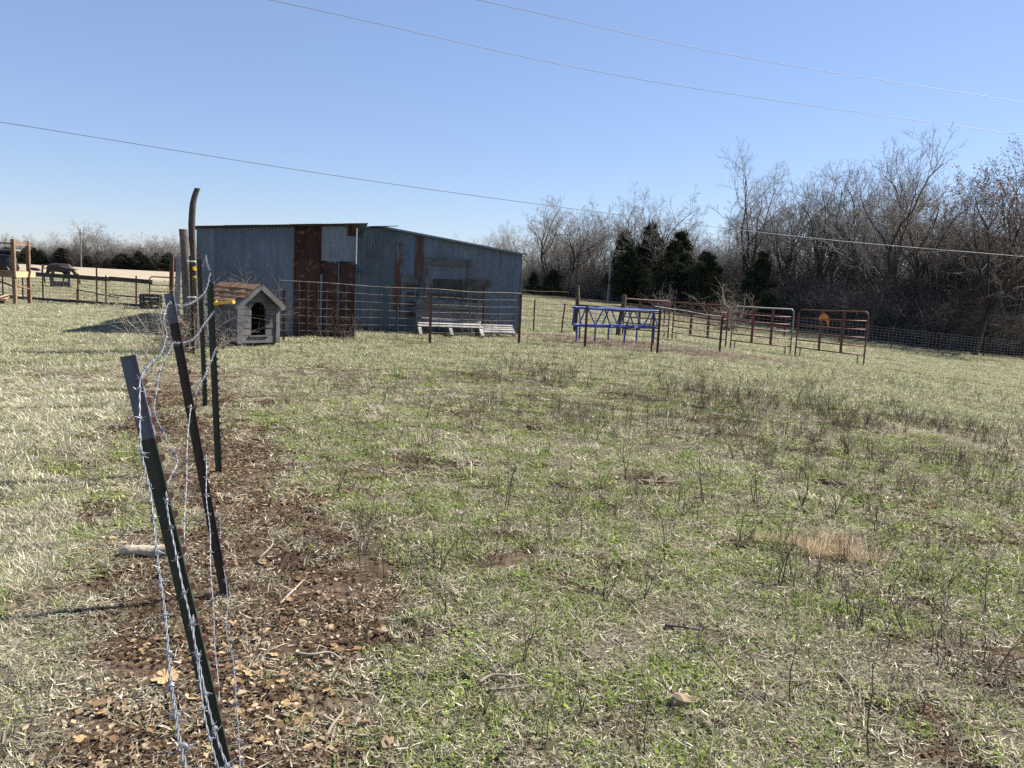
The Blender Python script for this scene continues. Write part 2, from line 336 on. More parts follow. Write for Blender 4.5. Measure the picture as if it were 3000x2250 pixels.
WIRES=dict(
 near_top=[(-0.307, 0.72, 1.031), (-0.336, 0.78, 1.004), (-0.409, 0.92, 0.967), (-0.476, 1.05, 0.948), (-0.548, 1.2, 0.946), (-0.642, 1.38, 0.963), (-0.705, 1.5, 0.984), (-0.788, 1.65, 1.045), (-0.866, 1.78, 1.104), (-0.906, 1.85, 1.154), (-0.942, 1.92, 1.201), (-0.969, 1.98, 1.244)],
 top_12=[(-0.969, 1.98, 1.244), (-1.011, 2.1, 1.26), (-1.076, 2.3, 1.265), (-1.166, 2.55, 1.273), (-1.268, 2.8, 1.292), (-1.366, 3.0, 1.314), (-1.459, 3.2, 1.34), (-1.515, 3.35, 1.368), (-1.559, 3.5, 1.387)],
 mid_12=[(-1.533, 3.52, 1.196), (-1.465, 3.3, 1.217), (-1.372, 3.05, 1.208), (-1.292, 2.8, 1.166), (-1.233, 2.65, 1.132), (-1.176, 2.5, 1.075), (-1.128, 2.42, 1.052), (-1.079, 2.36, 1.027), (-1.033, 2.3, 0.994), (-0.995, 2.26, 0.968), (-0.984, 2.2, 0.946), (-0.963, 2.12, 0.933)],
 flange=[(-0.941, 2.06, 0.931), (-0.899, 1.98, 0.908), (-0.852, 1.9, 0.872), (-0.779, 1.78, 0.795), (-0.716, 1.68, 0.757), (-0.659, 1.58, 0.726), (-0.588, 1.45, 0.7), (-0.525, 1.34, 0.691), (-0.476, 1.26, 0.684), (-0.436, 1.2, 0.683)],
 flange_low=[(-0.868, 2.06, 0.578), (-0.831, 1.98, 0.547), (-0.761, 1.84, 0.518), (-0.69, 1.7, 0.493), (-0.618, 1.58, 0.464), (-0.567, 1.5, 0.457)],
 low_left=[(-1.475, 3.5, 0.925), (-1.425, 3.35, 0.829), (-1.349, 3.15, 0.696), (-1.27, 2.95, 0.583), (-1.21, 2.8, 0.499), (-1.124, 2.6, 0.448), (-1.01, 2.35, 0.382)],
 low_right=[(-1.408, 3.5, 0.687), (-1.325, 3.3, 0.551), (-1.234, 3.1, 0.451), (-1.168, 2.95, 0.363), (-1.105, 2.8, 0.287), (-0.996, 2.55, 0.224), (-0.909, 2.35, 0.163), (-0.822, 2.15, 0.106)],
 base_right=[(-1.598, 4.15, 0.199), (-1.392, 3.65, 0.154), (-1.238, 3.3, 0.097), (-1.132, 3.02, 0.057), (-1.026, 2.8, 0.056), (-0.908, 2.5, 0.053), (-0.824, 2.3, 0.067), (-0.747, 2.1, 0.077)],
 top_23=[(-1.559, 3.5, 1.387), (-1.612, 3.65, 1.365), (-1.691, 3.9, 1.348), (-1.817, 4.3, 1.341), (-1.944, 4.7, 1.345), (-2.064, 5.1, 1.37), (-2.156, 5.4, 1.417), (-2.258, 5.72, 1.506)],
 mid_23=[(-1.533, 3.52, 1.196), (-1.624, 3.8, 1.174), (-1.716, 4.1, 1.161), (-1.849, 4.5, 1.165), (-2.042, 5.1, 1.195), (-2.229, 5.7, 1.219)],
 low_23=[(-1.475, 3.5, 0.925), (-1.608, 3.9, 0.927), (-1.774, 4.4, 0.928), (-1.975, 5.0, 0.936), (-2.231, 5.74, 0.944)],
 top_34=[(-2.258, 5.72, 1.506), (-2.541, 6.4, 1.533), (-2.917, 7.3, 1.587), (-3.404, 8.5, 1.674)],
 mid_34=[(-2.229, 5.7, 1.219), (-2.519, 6.3, 1.334), (-2.902, 7.2, 1.207), (-3.408, 8.5, 0.996)],
 low_34=[(-2.222, 5.74, 0.509), (-2.489, 6.4, 0.592), (-2.909, 7.4, 0.708), (-3.379, 8.5, 0.79)],
 low_45=[(-3.379, 8.5, 0.79), (-4.005, 10.0, 0.81), (-4.876, 12.0, 0.605), (-5.844, 14.2, 0.649)],
 mid_45=[(-3.408, 8.5, 0.996), (-4.049, 10.0, 0.852), (-4.896, 12.0, 0.737), (-5.867, 14.2, 0.93)],
 top_45=[(-3.404, 8.5, 1.674), (-4.067, 10.0, 1.51), (-4.933, 12.0, 1.5), (-5.874, 14.2, 1.612)],
)
LOG1=[(-5.675, 13.8, 2.903), (-5.724, 13.8, 2.766), (-5.755, 13.8, 2.618), (-5.776, 13.8, 2.322), (-5.772, 13.8, 2.026), (-5.751, 13.8, 1.609), (-5.731, 13.8, 1.067), (-5.717, 13.8, 0.52), (-5.744, 13.9, -0.045)]
LOG2=[(-5.848, 13.6, 2.175), (-5.821, 13.6, 1.895), (-5.8, 13.6, 1.543), (-5.775, 13.6, 1.068), (-5.743, 13.6, 0.529), (-5.76, 13.7, -0.027)]
BOARDPOST=[(-6.534, 15.0, 1.718), (-6.565, 15.0, 1.272), (-6.598, 15.0, 0.744), (-6.619, 15.0, 0.01)]
STONES=[(-1.296, 3.948, 0.03), (-0.892, 3.254, 0.028), (-0.76, 3.245, 0.022), (-0.523, 3.218, 0.025), (0.709, 2.755, 0.045), (1.245, 4.569, 0.03), (-0.361, 2.399, 0.03), (0.218, 3.591, 0.025), (1.157, 3.199, 0.015), (-0.711, 3.554, 0.015), (-0.951, 3.78, 0.02), (-1.028, 3.399, 0.02), (1.046, 2.526, 0.025)]
MOUNDS=[(0.263, 8.181, 0.16), (1.221, 6.126, 0.17), (2.763, 6.449, 0.16), (0.557, 4.34, 0.09), (-0.286, 6.397, 0.12), (6.919, 13.725, 0.2), (-1.583, 8.777, 0.13), (5.4, 13.176, 0.15), (0.439, 5.884, 0.1)]
LEAVES=[(-1.247, 2.708, 0.12), (-0.959, 2.826, 0.09), (-0.748, 2.625, 0.1), (-0.676, 2.501, 0.07), (-0.785, 2.382, 0.07), (-1.025, 2.859, 0.06), (-0.928, 2.981, 0.05), (-1.176, 3.238, 0.05), (-1.153, 3.347, 0.05), (-1.149, 3.047, 0.05), (-0.836, 2.773, 0.045), (-0.734, 2.783, 0.05), (-0.843, 2.594, 0.05), (-0.695, 3.066, 0.04), (-2.233, 4.22, 0.05), (-0.925, 2.332, 0.06), (-0.908, 2.533, 0.06), (-1.023, 3.188, 0.05), (-0.639, 2.718, 0.05), (-1.014, 3.516, 0.05), (-0.614, 2.358, 0.05), (-0.532, 2.524, 0.05), (-1.368, 2.491, 0.05), (-1.351, 2.333, 0.05), (-1.463, 2.983, 0.05), (-1.094, 2.604, 0.06), (-0.992, 2.733, 0.05), (-1.187, 3.495, 0.05), (-1.668, 4.427, 0.05), (-1.782, 4.973, 0.05), (-1.999, 5.182, 0.05), (-2.047, 5.641, 0.05)]
WEEDS=[(1.949, 3.485, 0.4), (2.457, 4.347, 0.25), (1.506, 4.033, 0.4), (0.512, 3.67, 0.3), (0.736, 3.784, 0.3), (0.96, 6.153, 0.4), (0.954, 2.88, 0.35), (1.121, 2.774, 0.3), (0.163, 2.426, 0.28), (-0.264, 3.38, 0.35), (-0.336, 3.957, 0.3), (0.111, 3.006, 0.3), (0.18, 2.929, 0.25), (1.277, 2.451, 0.35), (2.535, 3.846, 0.35), (1.765, 3.605, 0.3), (1.872, 3.546, 0.3), (-2.607, 8.83, 0.45), (-2.526, 9.109, 0.4), (0.94, 4.3, 0.35), (1.466, 5.578, 0.4), (1.877, 5.668, 0.4), (2.447, 5.543, 0.4), (2.558, 5.177, 0.35), (2.638, 5.196, 0.35), (0.466, 4.575, 0.35), (-0.005, 5.126, 0.4), (-0.977, 5.854, 0.35), (-1.222, 5.414, 0.35), (2.238, 5.664, 0.4), (3.565, 5.942, 0.4), (6.179, 9.469, 0.45), (4.586, 7.99, 0.4), (3.498, 7.827, 0.45), (2.151, 7.203, 0.45), (0.886, 7.605, 0.4), (0.347, 7.006, 0.4), (-0.346, 8.165, 0.4), (-0.927, 8.41, 0.4), (5.191, 9.987, 0.45), (6.576, 10.793, 0.45), (3.176, 8.742, 0.4), (1.997, 7.933, 0.4), (1.636, 8.98, 0.4), (0.492, 2.38, 0.3), (1.638, 2.783, 0.25), (-0.042, 2.613, 0.2), (0.309, 2.646, 0.25), (-0.516, 2.682, 0.25), (-1.001, 3.033, 0.25)]
STICKS=[(-0.402, 3.129, -0.263, 3.215), (-0.078, 2.824, 0.097, 2.907), (-0.563, 2.948, -0.481, 2.915), (-0.538, 2.524, -0.468, 2.663), (-1.329, 4.02, -1.415, 4.531), (-0.036, 2.777, 0.19, 2.825), (-1.164, 2.741, -1.053, 2.939), (-0.833, 2.991, -0.641, 2.954), (1.041, 2.814, 1.309, 3.026), (0.781, 3.472, 0.955, 3.387), (0.275, 3.142, 0.423, 3.011), (-0.573, 2.4, -0.563, 2.609), (-0.454, 2.837, -0.371, 2.82), (1.42, 3.125, 1.394, 2.827), (-1.05, 3.472, -1.019, 3.771)]
LOGG=[(-2.061, 3.959), (-1.723, 4.006)]
# ---------------------------------------------------------------- metal sheds
TH = R(13.5); CO, SI = math.cos(TH), math.sin(TH)
SH = Vector((-7.32, 17.74, 0))                 # front left corner of the lean-to
def sheds():
    def corr(u0, u1, zb, zt, v=0.0, pitch=0.076, amp=0.0035, th=0.002):
        """corrugated sheet standing in the u-z plane, facing -v; zb/zt numbers or functions of u"""
        fb = zb if callable(zb) else (lambda u: zb); ft = zt if callable(zt) else (lambda u: zt)
        n = max(4, int(round((u1 - u0) / pitch)) * 4); mb = MB(); vs = []
        for i in range(n + 1):
            u = u0 + (u1 - u0) * i / n; w = v - amp * math.cos((u / pitch) * 2 * math.pi)
            vs += [(u, w, fb(u)), (u, w, ft(u)), (u, w + th, fb(u)), (u, w + th, ft(u))]
        fs = []
        for i in range(n):
            a = i * 4; b = a + 4
            fs += [(a, b, b + 1, a + 1), (a + 2, a + 3, b + 3, b + 2), (a + 1, b + 1, b + 3, a + 3), (a, a + 2, b + 2, b)]
        fs += [(0, 1, 3, 2), (n * 4, n * 4 + 2, n * 4 + 3, n * 4 + 1)]
        return mb.add(vs, fs)
    rnd = random.Random(4)
    # lean-to in front, patched with rusty sheets
    wing = thing('patched_shed', 'low shed clad in grey metal sheets patched with rusty brown corrugated ones', 'shed', SH, TH)
    W, D = 3.55, 2.87
    top = lambda u: 2.405 + (2.68 - 2.405) * u / W
    def sheet(parent, m, *a, **k):
        k['v'] = k.get('v', 0) + rnd.uniform(-0.004, 0.0)
        return corr(*a, **k).build('metal_sheet', M[m], parent)
    sheet(wing, 'galv_dull', 0.0, 0.385, 0.0, top, v=-0.012)
    sheet(wing, 'galv', 0.36, 1.05, 0.0, top)
    sheet(wing, 'galv', 1.03, 1.60, 0.02, top, v=-0.006)
    sheet(wing, 'galv', 1.58, 2.16, 0.0, top)
    sheet(wing, 'rust', 2.14, 2.76, 1.80, top, v=-0.012, amp=0.0065)
    sheet(wing, 'rust', 2.13, 2.75, 0.03, 1.84, v=-0.002, amp=0.0065)
    sheet(wing, 'galv_light', 2.74, 3.37, 1.79, top, v=-0.004)
    sheet(wing, 'rust', 2.73, 2.86, 0.04, 1.82, v=-0.016, amp=0.006)
    sheet(wing, 'rust', 2.85, 3.19, 0.02, 1.82, v=-0.004, amp=0.0065)
    sheet(wing, 'rust', 3.17, 3.56, 0.0, 1.83, v=-0.014, amp=0.006)
    sheet(wing, 'rust', 3.35, 3.57, 2.43, top, v=-0.014)
    sheet(wing, 'galv_light', 3.35, 3.56, 1.80, 2.45, v=-0.006)
    tr = MB().box(3.555, 3.585, -0.03, 0.03, 1.78, 2.62).build('corner_trim', M['white_plastic'], wing)
    MB().box(2.74, 2.79, -0.035, -0.026, 0.03, 1.5).build('batten', M['galv_dull'], wing)
    MB().box(3.15, 3.175, -0.035, -0.026, 0.45, 1.8).build('batten', M['galv_light'], wing)
    for u0, u1, mm in ((0.0, 0.7, 'galv_dull'), (0.68, 1.4, 'galv'), (1.38, 2.1, 'galv_dull'), (2.08, 2.87, 'galv')):   # side walls
        for side in (0, 1):
            o = sheet(wing, mm, u0, u1, 0.0, (2.38 if side == 0 else 2.62)); o.location = (0.0 if side == 0 else W, 0, 0); o.rotation_euler = (0, 0, R(90))
            if side == 0: o.location = (0.0, 0, 0)
    # roof sheets run front to back
    rf = MB().bar((-0.05, -0.10, top(0) + 0.02), (W + 0.06, -0.10, top(W) + 0.022), 0.02, 0.035).build('roof_edge', M['dark_wood_x'], wing)
    xsr = [-0.1, 0.62, 1.34, 2.06, 2.75, 3.28, 3.80]
    for i in range(6):
        mb = MB(); n = 36; u0, u1 = xsr[i] - 0.02, xsr[i + 1] + 0.02; fr = -0.13 - rnd.uniform(0, 0.05); vs = []; fs = []
        for k in range(n + 1):
            u = u0 + (u1 - u0) * k / n; zz = top(u) + 0.045 + 0.003 * math.cos(u / 0.076 * 6.283) + 0.004 * (i % 2)
            vs += [(u, fr, zz), (u, D + 0.1, zz - 0.14), (u, fr, zz + 0.003), (u, D + 0.1, zz - 0.137)]
        for k in range(n):
            a = k * 4; b = a + 4; fs += [(a, a + 1, b + 1, b), (a + 2, b + 2, b + 3, a + 3), (a, b, b + 2, a + 2), (a + 1, a + 3, b + 3, b + 1)]
        mb.add(vs, fs).build('roof_sheet', M['galv' if i % 2 else 'galv_dull'], wing)
    # stones along the foot
    # main shed behind
    main = thing('metal_shed', 'grey corrugated metal shed with sloping roof and blocked wooden door frame', 'shed', SH, TH)
    UL, UR, V0, V1 = -0.2, 8.34, 2.87, 7.6; UA, ZA = 4.34, 2.85
    ztop = lambda u: ZA - (u - UA) * (ZA - 2.33) / (UR - UA) if u > UA else ZA - (UA - u) * 0.12
    S = lambda m, u0, u1, zb, zt, dv=0.0, **k: sheet(main, m, u0, u1, zb, zt, v=V0 + dv, **k)
    S('galv_dull', 3.55, 3.96, 0.06, ztop, 0.0)
    S('galv_dull', 3.93, 4.70, 2.0, ztop, -0.014)
    S('galv_dull', 3.94, 4.32, 0.05, 2.03, 0.0); S('galv_dull', 4.30, 4.69, 0.05, 2.03, -0.004)
    S('galv', 4.67, 5.30, 0.02, ztop, 0.0); S('galv', 5.28, 5.9, 0.0, ztop, -0.005); S('galv_light', 5.88, 6.5, 0.0, ztop, 0.0)
    S('galv_light', 6.48, 7.1, 0.0, ztop, -0.005); S('galv', 7.08, 7.72, 0.0, ztop, 0.0)
    S('galv', 7.70, 8.34, 0.0, 1.80, 0.0); S('galv', 7.70, 8.345, 1.77, ztop, -0.012)
    S('galv_patchy', 4.71, 4.90, 1.15, 2.45, -0.022, amp=0.006); S('galv_patchy', 5.27, 5.50, 1.55, lambda u: ztop(u) - 0.04, -0.024, amp=0.006)
    S('galv_patchy', 4.70, 4.88, 0.55, 1.15, -0.018, amp=0.006)
    for side in (0, 1):
        for k in range(7):
            a = V0 + k * 0.676
            o = sheet(main, 'galv' if k % 2 else 'galv_light', a, a + 0.70, 0.0, ztop(UR) - 0.02 if side else ztop(UL) - 0.02, v=0)
            o.rotation_euler = (0, 0, R(90)); o.location = (UR if side else UL, 0, 0)
    MB().box(UL, 3.5, V0 + 0.02, V0 + 0.05, 0, 2.25).build('inner_wall', M['galv_dull'], main)
    MB().box(UL, UR, V1, V1 + 0.03, 0, 2.3).build('back_wall', M['galv'], main)
    MB().box(UR - 0.012, UR + 0.012, V0 - 0.03, V0 + 0.03, 0.9, 1.83).build('corner_trim', M['galv_light'], main)
    # roof sheets follow the gable line
    for (ua, ub, m) in ((UA, UR + 0.12, 'galv'), (UL - 0.1, UA, 'galv')):
        for k in range(7):
            a = V0 - 0.16 + k * 0.72; mb = MB(); n = 30; vs = []; fs = []
            for j in range(n + 1):
                v = a + 0.74 * j / n; wz = 0.02 + 0.003 * math.cos(v / 0.076 * 6.283) + 0.004 * (k % 2)
                for u in (ua, ub): vs.append((u, v, ztop(u) + wz)); vs.append((u, v, ztop(u) + wz + 0.003))
            for j in range(n):
                q = j * 4; w = q + 4; fs += [(q, q + 2, w + 2, w), (q + 1, w + 1, w + 3, q + 3), (q, w, w + 1, q + 1), (q + 2, q + 3, w + 3, w + 2)]
            mb.add(vs, fs).build('roof_sheet', M[m], main)
    MB().bar((UA, V0 - 0.17, ZA + 0.004), (UR + 0.1, V0 - 0.17, ztop(UR + 0.1) + 0.004), 0.02, 0.05).build('barge_strip', M['galv_light'], main)
    MB().bar((3.7, V0 - 0.2, ztop(3.7) + 0.05), (4.75, V0 - 0.16, ZA + 0.05), 0.18, 0.012).build('ridge_flap', M['galv'], main)
    # weathered frame boards on the wall
    vb = V0 - 0.045
    def board(nm, u0, u1, z0, z1, m='dark_wood_x', dv=0.0, t=0.035, parent=main):
        j = rnd.uniform(-0.008, 0.008)
        mb = MB()
        if u1 - u0 > z1 - z0: mb.bar((u0, vb + dv, (z0 + z1) / 2 + j), (u1, vb + dv, (z0 + z1) / 2 - j), t, z1 - z0)
        else: mb.bar(((u0 + u1) / 2 + j, vb + dv, z0), ((u0 + u1) / 2 - j, vb + dv, z1), u1 - u0, t, up=(0, 1, 0))
        return mb.build(nm, M[m], parent)
    board('header_beam', 5.53, 6.90, 1.90, 2.09, 'grey_wood_x', -0.02)
    board('door_jamb', 5.56, 5.70, 0.3, 1.91, 'grey_wood_z'); board('door_jamb', 6.75, 6.89, 0.3, 1.91, 'grey_wood_z')
    board('header_beam', 4.88, 5.56, 1.38, 1.54, 'grey_wood_x', -0.01); board('header_beam', 6.70, 7.44, 1.36, 1.55, 'dark_wood_x', -0.045)
    board('header_beam', 5.80, 6.62, 1.36, 1.52, 'dark_wood_x')
    board('window_jamb', 4.89, 5.03, 0.22, 1.38, 'grey_wood_z'); board('window_jamb', 5.40, 5.53, 0.3, 1.38, 'grey_wood_z', -0.012)
    board('window_jamb', 6.62, 6.73, 0.3, 1.36, 'grey_wood_z', -0.012); board('window_jamb', 7.28, 7.42, 0.3, 1.38, 'grey_wood_z')
    for z in (0.45, 0.72, 0.98, 1.2):
        board('cross_plank', 5.02, 5.42, z, z + 0.13, 'dark_wood_x', 0.012, 0.025); board('cross_plank', 6.72, 7.30, z - 0.02, z + 0.12, 'dark_wood_x', 0.012, 0.025)
        board('cross_plank', 5.72, 6.62, z, z + 0.14, 'dark_wood_x', 0.012, 0.025)
    # door of the main shed: flaps of bent tin
    MB().bar((3.62, V0 - 0.02, 1.62), (3.98, V0 - 0.18, 1.60), 0.20, 0.01).build('bent_tin_flap', M['galv_light'], main)
    MB().bar((3.60, V0 - 0.02, 0.22), (4.0, V0 - 0.16, 0.20), 0.16, 0.01).build('bent_tin_flap', M['galv_light'], main)
    # hay rack standing in front of the wall
    def at_sh(u, v, z=0.0): return Vector((SH.x + u * CO - v * SI, SH.y + u * SI + v * CO, z))
    rk = thing('plank_rack', 'weathered plank hay rack standing against the grey shed wall', 'rack', at_sh(5.3, V0 - 0.75), TH)
    for u in (0.06, 1.68): MB().bar((u, 0, -0.02), (u, 0.02, 0.97), 0.11, 0.09, up=(0, 1, 0)).build('post', M['grey_wood_z'], rk)
    for z, h in ((0.82, 0.2), (0.57, 0.22), (0.3, 0.15)):
        MB().bar((-0.05, -0.06, z), (1.78, -0.065, z - 0.02), 0.03, h).build('plank', M['grey_wood_x'], rk)
    for u in (0.06, 1.68): MB().bar((u, 0.0, 0.85), (u, 0.62, 0.9), 0.06, 0.09).build('arm', M['dark_wood_y'], rk)
    for u in (0.2, 0.55, 0.95, 1.3, 1.6): MB().bar((u, 0.06, 0.05), (u - 0.03, 0.35, 0.75), 0.06, 0.03, up=(1, 0, 0)).build('slat', M['dark_wood_z'], rk)
    # two pallets lying tilted in the sun at its foot
    def pallet(loc, rz, tilt, n, label, w, d, ext):
        p = thing('wooden_pallet', label, 'pallet', loc, rz, 'pallets by the shed'); p.rotation_euler = (R(tilt), 0, rz)
        for k in range(3):
            x = (k / 2) * (w - 0.08) + 0.04
            MB().bar((x, -ext, 0.03), (x, d, 0.03), 0.085, 0.09).build('stringer', M['pale_wood_x'], p)
        for k in range(n):
            y = 0.04 + k * (d - 0.08) / (n - 1)
            MB().bar((rnd.uniform(-.03, .02), y, 0.088), (w + rnd.uniform(-.02, .04), y + rnd.uniform(-.01, .01), 0.088), 0.085, 0.022).build('slat', M['pale_wood_x'], p)
    pallet(at_sh(5.28, V0 - 1.12, 0.16), TH, 24, 4, 'broken wooden pallet with long stringers at the foot of plank rack', 1.75, 0.55, 0.4)
    pallet(at_sh(7.02, V0 - 1.05, 0.05), TH + R(2), 20, 4, 'pale wooden pallet lying flat beside plank rack', 0.98, 0.52, 0.03)
sheds()

# ---------------------------------------------------------------- dog house
def dog_house():
    a = R(47); t = thing('dog_house', 'weathered grey plank dog house with brown shingle roof and arched doorway', 'dog house', (-5.12, 15.35, gz(-5.1, 15.35)), a); t.scale = (1.0, 1, 1.13)
    # local: x right across the front, y back, z up; front wall at y=0
    w, L, e, pk, z0 = 0.41, 1.45, 0.79, 1.10, 0.085
    rnd = random.Random(8)
    arch_w, arch_z, arch_r, arch_b = 0.155, 0.65, 0.155, 0.222
    def inner(z):
        if z < arch_b or z > arch_z + arch_r - 0.002: return None
        return arch_w if z <= arch_z else math.sqrt(max(0, arch_r ** 2 - (z - arch_z) ** 2))
    def outer(z): return w if z <= e else w * (pk - z) / (pk - e)
    rows = [z0, 0.222, 0.345, 0.455, 0.57, 0.68, 0.795, 0.91, 1.085]
    def piece(zs, xl, xr, y0, y1):
        mb = MB(); vs = []; fs = []
        for z, l, r in zip(zs, xl, xr): vs += [(l, y0, z), (r, y0, z), (l, y1, z), (r, y1, z)]
        n = len(zs)
        for i in range(n - 1):
            q = i * 4; b = q + 4; fs += [(q, q + 1, b + 1, b), (q + 2, b + 2, b + 3, q + 3), (q, b, b + 2, q + 2), (q + 1, q + 3, b + 3, b + 1)]
        fs += [(0, 2, 3, 1), ((n - 1) * 4, (n - 1) * 4 + 1, (n - 1) * 4 + 3, (n - 1) * 4 + 2)]
        return mb.add(vs, fs)
    for r0, r1 in zip(rows[:-1], rows[1:]):
        za, zb = r0 + 0.004, r1 - 0.004; y = rnd.uniform(-0.006, 0.004)
        # split plank where the arch starts or ends
        cuts = [za] + [c for c in (arch_b, arch_z + arch_r - 0.002) if za < c < zb] + [zb]
        for ca, cb in zip(cuts[:-1], cuts[1:]):
            zs = [ca + (cb - ca) * k / 8 for k in range(9)]
            if inner((ca + cb) / 2) is None:
                piece(zs, [-outer(z) for z in zs], [outer(z) for z in zs], y - 0.02, y + 0.01).build('front_plank', M['grey_wood_x'], t)
            else:
                inn = [inner(min(max(z, arch_b + .001), arch_z + arch_r - 0.003)) or 0.02 for z in zs]
                piece(zs, [-outer(z) for z in zs], [-i for i in inn], y - 0.02, y + 0.01).build('front_plank', M['grey_wood_x'], t)
                piece(zs, inn, [outer(z) for z in zs], y - 0.02, y + 0.01).build('front_plank', M['grey_wood_x'], t)
    for cut in ((z0 + .01, arch_b), (arch_b, arch_z + arch_r - .004), (arch_z + arch_r - .002, 1.05)):  # dark backing added behind the planks, blocks light leaking into the doorway
        zs = [cut[0] + (cut[1] - cut[0]) * k / 10 for k in range(11)]
        if inner((cut[0] + cut[1]) / 2) is None: piece(zs, [-outer(z) for z in zs], [outer(z) for z in zs], 0.014, 0.022).build('light_leak_liner', M['dark_wood_x'], t)
        else:
            inn = [inner(min(max(z, arch_b + .001), arch_z + arch_r - .003)) or .02 for z in zs]
            for sg in (-1, 1): piece(zs, [min(sg * outer(z), sg * i) for z, i in zip(zs, inn)], [max(sg * outer(z), sg * i) for z, i in zip(zs, inn)], 0.014, 0.022).build('light_leak_liner', M['dark_wood_x'], t)
    MB().box(-0.2, 0.21, -0.05, -0.021, 0.198, 0.226).build('door_sill', M['grey_wood_x'], t)
    for sx in (-1, 1):
        MB().bar((sx * (w + 0.005), -0.035, z0 - 0.005), (sx * (w + 0.005), -0.035, e + 0.0), 0.085, 0.028, up=(0, 1, 0)).build('corner_board', M['grey_wood_z'], t)
        for r0, r1 in zip([z0, 0.24, 0.385, 0.53, 0.67], [0.24, 0.385, 0.53, 0.67, e + 0.003]):
            MB().box(sx * w - 0.012 if sx > 0 else -w - 0.012, sx * w + 0.012 if sx > 0 else -w + 0.012, 0.012, L, r0 + 0.0015, r1 - 0.0015).build('side_plank', M['grey_wood_y'], t)
    piece([z0, e, pk - 0.02], [-w, -w, -0.02], [w, w, 0.02], L - 0.02, L).build('back_wall', M['grey_wood_x'], t)
    MB().box(-w, w, 0.0, L - 0.02, z0 + 0.01, z0 + 0.04).build('floor_board', M['dark_wood_y'], t)
    for x in (-0.38, 0.3): MB().box(x, x + 0.09, 0.03, L - 0.03, -0.02, z0 + 0.005).build('skid', M['dark_wood_y'], t)
    # roof decks, shingles, barge boards
    sl = math.hypot(w + 0.09, pk - e + 0.08); 
    for sx in (-1, 1):
        ridge = Vector((0, 0, pk + 0.012)); eave = Vector((sx * (w + 0.10), 0, pk + 0.012 - (pk - e) / w * (w + 0.10)))
        d = (eave - ridge); ln = d.length; d.normalize(); nrm = Vector((-d.z * sx, 0, d.x * sx)) * (1 if sx > 0 else 1)
        if nrm.z < 0: nrm = -nrm
        deck = MB().bar(ridge + Vector((0, -0.11, 0)) + d * ln / 2, ridge + Vector((0, L + 0.07, 0)) + d * ln / 2, ln, 0.016, up=nrm).build('roof_deck', M['grey_wood_y'], t)
        MB().bar(ridge + Vector((0, -0.125, -0.035)), eave + Vector((0, -0.125, -0.035)), 0.028, 0.075).build('barge_board', M['grey_wood_x'], t)
        for r in range(5):
            s0 = 0.02 + r * 0.128; y = -0.115
            while y < L + 0.05:
                wd = rnd.uniform(0.16, 0.30); y2 = min(y + wd, L + 0.08)
                if not (sx < 0 and ((r == 4 and y < 0.22) or (r == 3 and y < 0.08) or rnd.random() < 0.04)):
                    p0 = ridge + d * s0 + nrm * (0.014 + 0.001 * (r % 2)); p1 = ridge + d * min(s0 + 0.15 + rnd.uniform(-.012, .012), ln + 0.02) + nrm * (0.022 + rnd.uniform(0, 0.008))
                    mb = MB(); th = nrm * 0.008
                    q = [Vector((0, y + 0.003, 0)), Vector((0, y2 - 0.003, 0))]
                    vs = [p0 + q[0], p0 + q[1], p1 + q[1], p1 + q[0]]; vs += [v + th for v in vs]
                    mb.add(vs, [(0, 1, 2, 3), (4, 7, 6, 5), (0, 4, 5, 1), (1, 5, 6, 2), (2, 6, 7, 3), (3, 7, 4, 0)]).build('shingle', M['shingle'], deck)
                y = y2
dog_house()
# ---------------------------------------------------------------- steel T-posts and barbed wire
def frame_obj(o, base, top, xdir):
    z = (Vector(top) - Vector(base)).normalized(); x = Vector(xdir); x = (x - z * x.dot(z)).normalized(); y = z.cross(x)
    m = Matrix((x, y, z)).transposed().to_4x4(); m.translation = Vector(base); o.matrix_world = m; return o
_stud = MB().add([(0.002, -0.009, -0.013), (0.002, 0.009, -0.013), (0.002, 0.009, 0.013), (0.002, -0.009, 0.013), (0.015, -0.006, -0.004), (0.015, 0.006, -0.004), (0.015, 0.006, 0.009), (0.015, -0.006, 0.009)],
                 [(0, 3, 2, 1), (4, 5, 6, 7), (0, 1, 5, 4), (1, 2, 6, 5), (2, 3, 7, 6), (3, 0, 4, 7)])
STUD = {m: _stud.mesh('stud', M[m]) for m in ('post_rust', 'rust_dark')}
def t_post(label, base, top, xdir, m='post_green', sm='rust_dark', tip=0.0, studs=True, group=None, k=1.0, bury=0.05):
    base = Vector(base); top = Vector(top); d = (top - base).normalized()
    h = (top - base).length
    t = bpy.data.objects.new('steel_fence_post', None); col.objects.link(t); tag(t, label, 'fence post', group); frame_obj(t, base, top, xdir)
    mb = MB(); hs = h - tip
    def prof(mb, z0, z1, s=1.0, e=0.0):
        mb.box(-0.0015 - e, 0.003 + e, -0.019 * k - e, 0.019 * k + e, z0, z1); mb.box(-0.038 * k - e, -0.0016 - e, -0.0025 - e, 0.0025 + e, z0, z1)
    prof(mb, -bury, hs); sh = mb.build('shaft', M[m], t)
    if tip:
        mb = MB(); prof(mb, hs, h); mb.build('painted_tip', M['post_white'], t)
    if studs:
        z = 0.12
        while z < h - 0.05: link('stud', STUD[sm], sh, (0, 0, z)); z += 0.0545
    return t
XD = (0.93, 0.36, 0)
t_post('leaning fence post with shade-grey tip tilting over big dead leaf', (-0.765, 2.125, gz(-.76, 2.12)), (-1.028, 2.08, 1.305), XD, 'post_green', 'rust_dark', 0.235)
t_post('leaning fence post with short shade-grey tip ending low where slack wire sags to it', (-1.315, 3.54, gz(-1.31, 3.54)), (-1.554, 3.5, 1.426), XD, 'post_rust', 'rust_dark', 0.135)
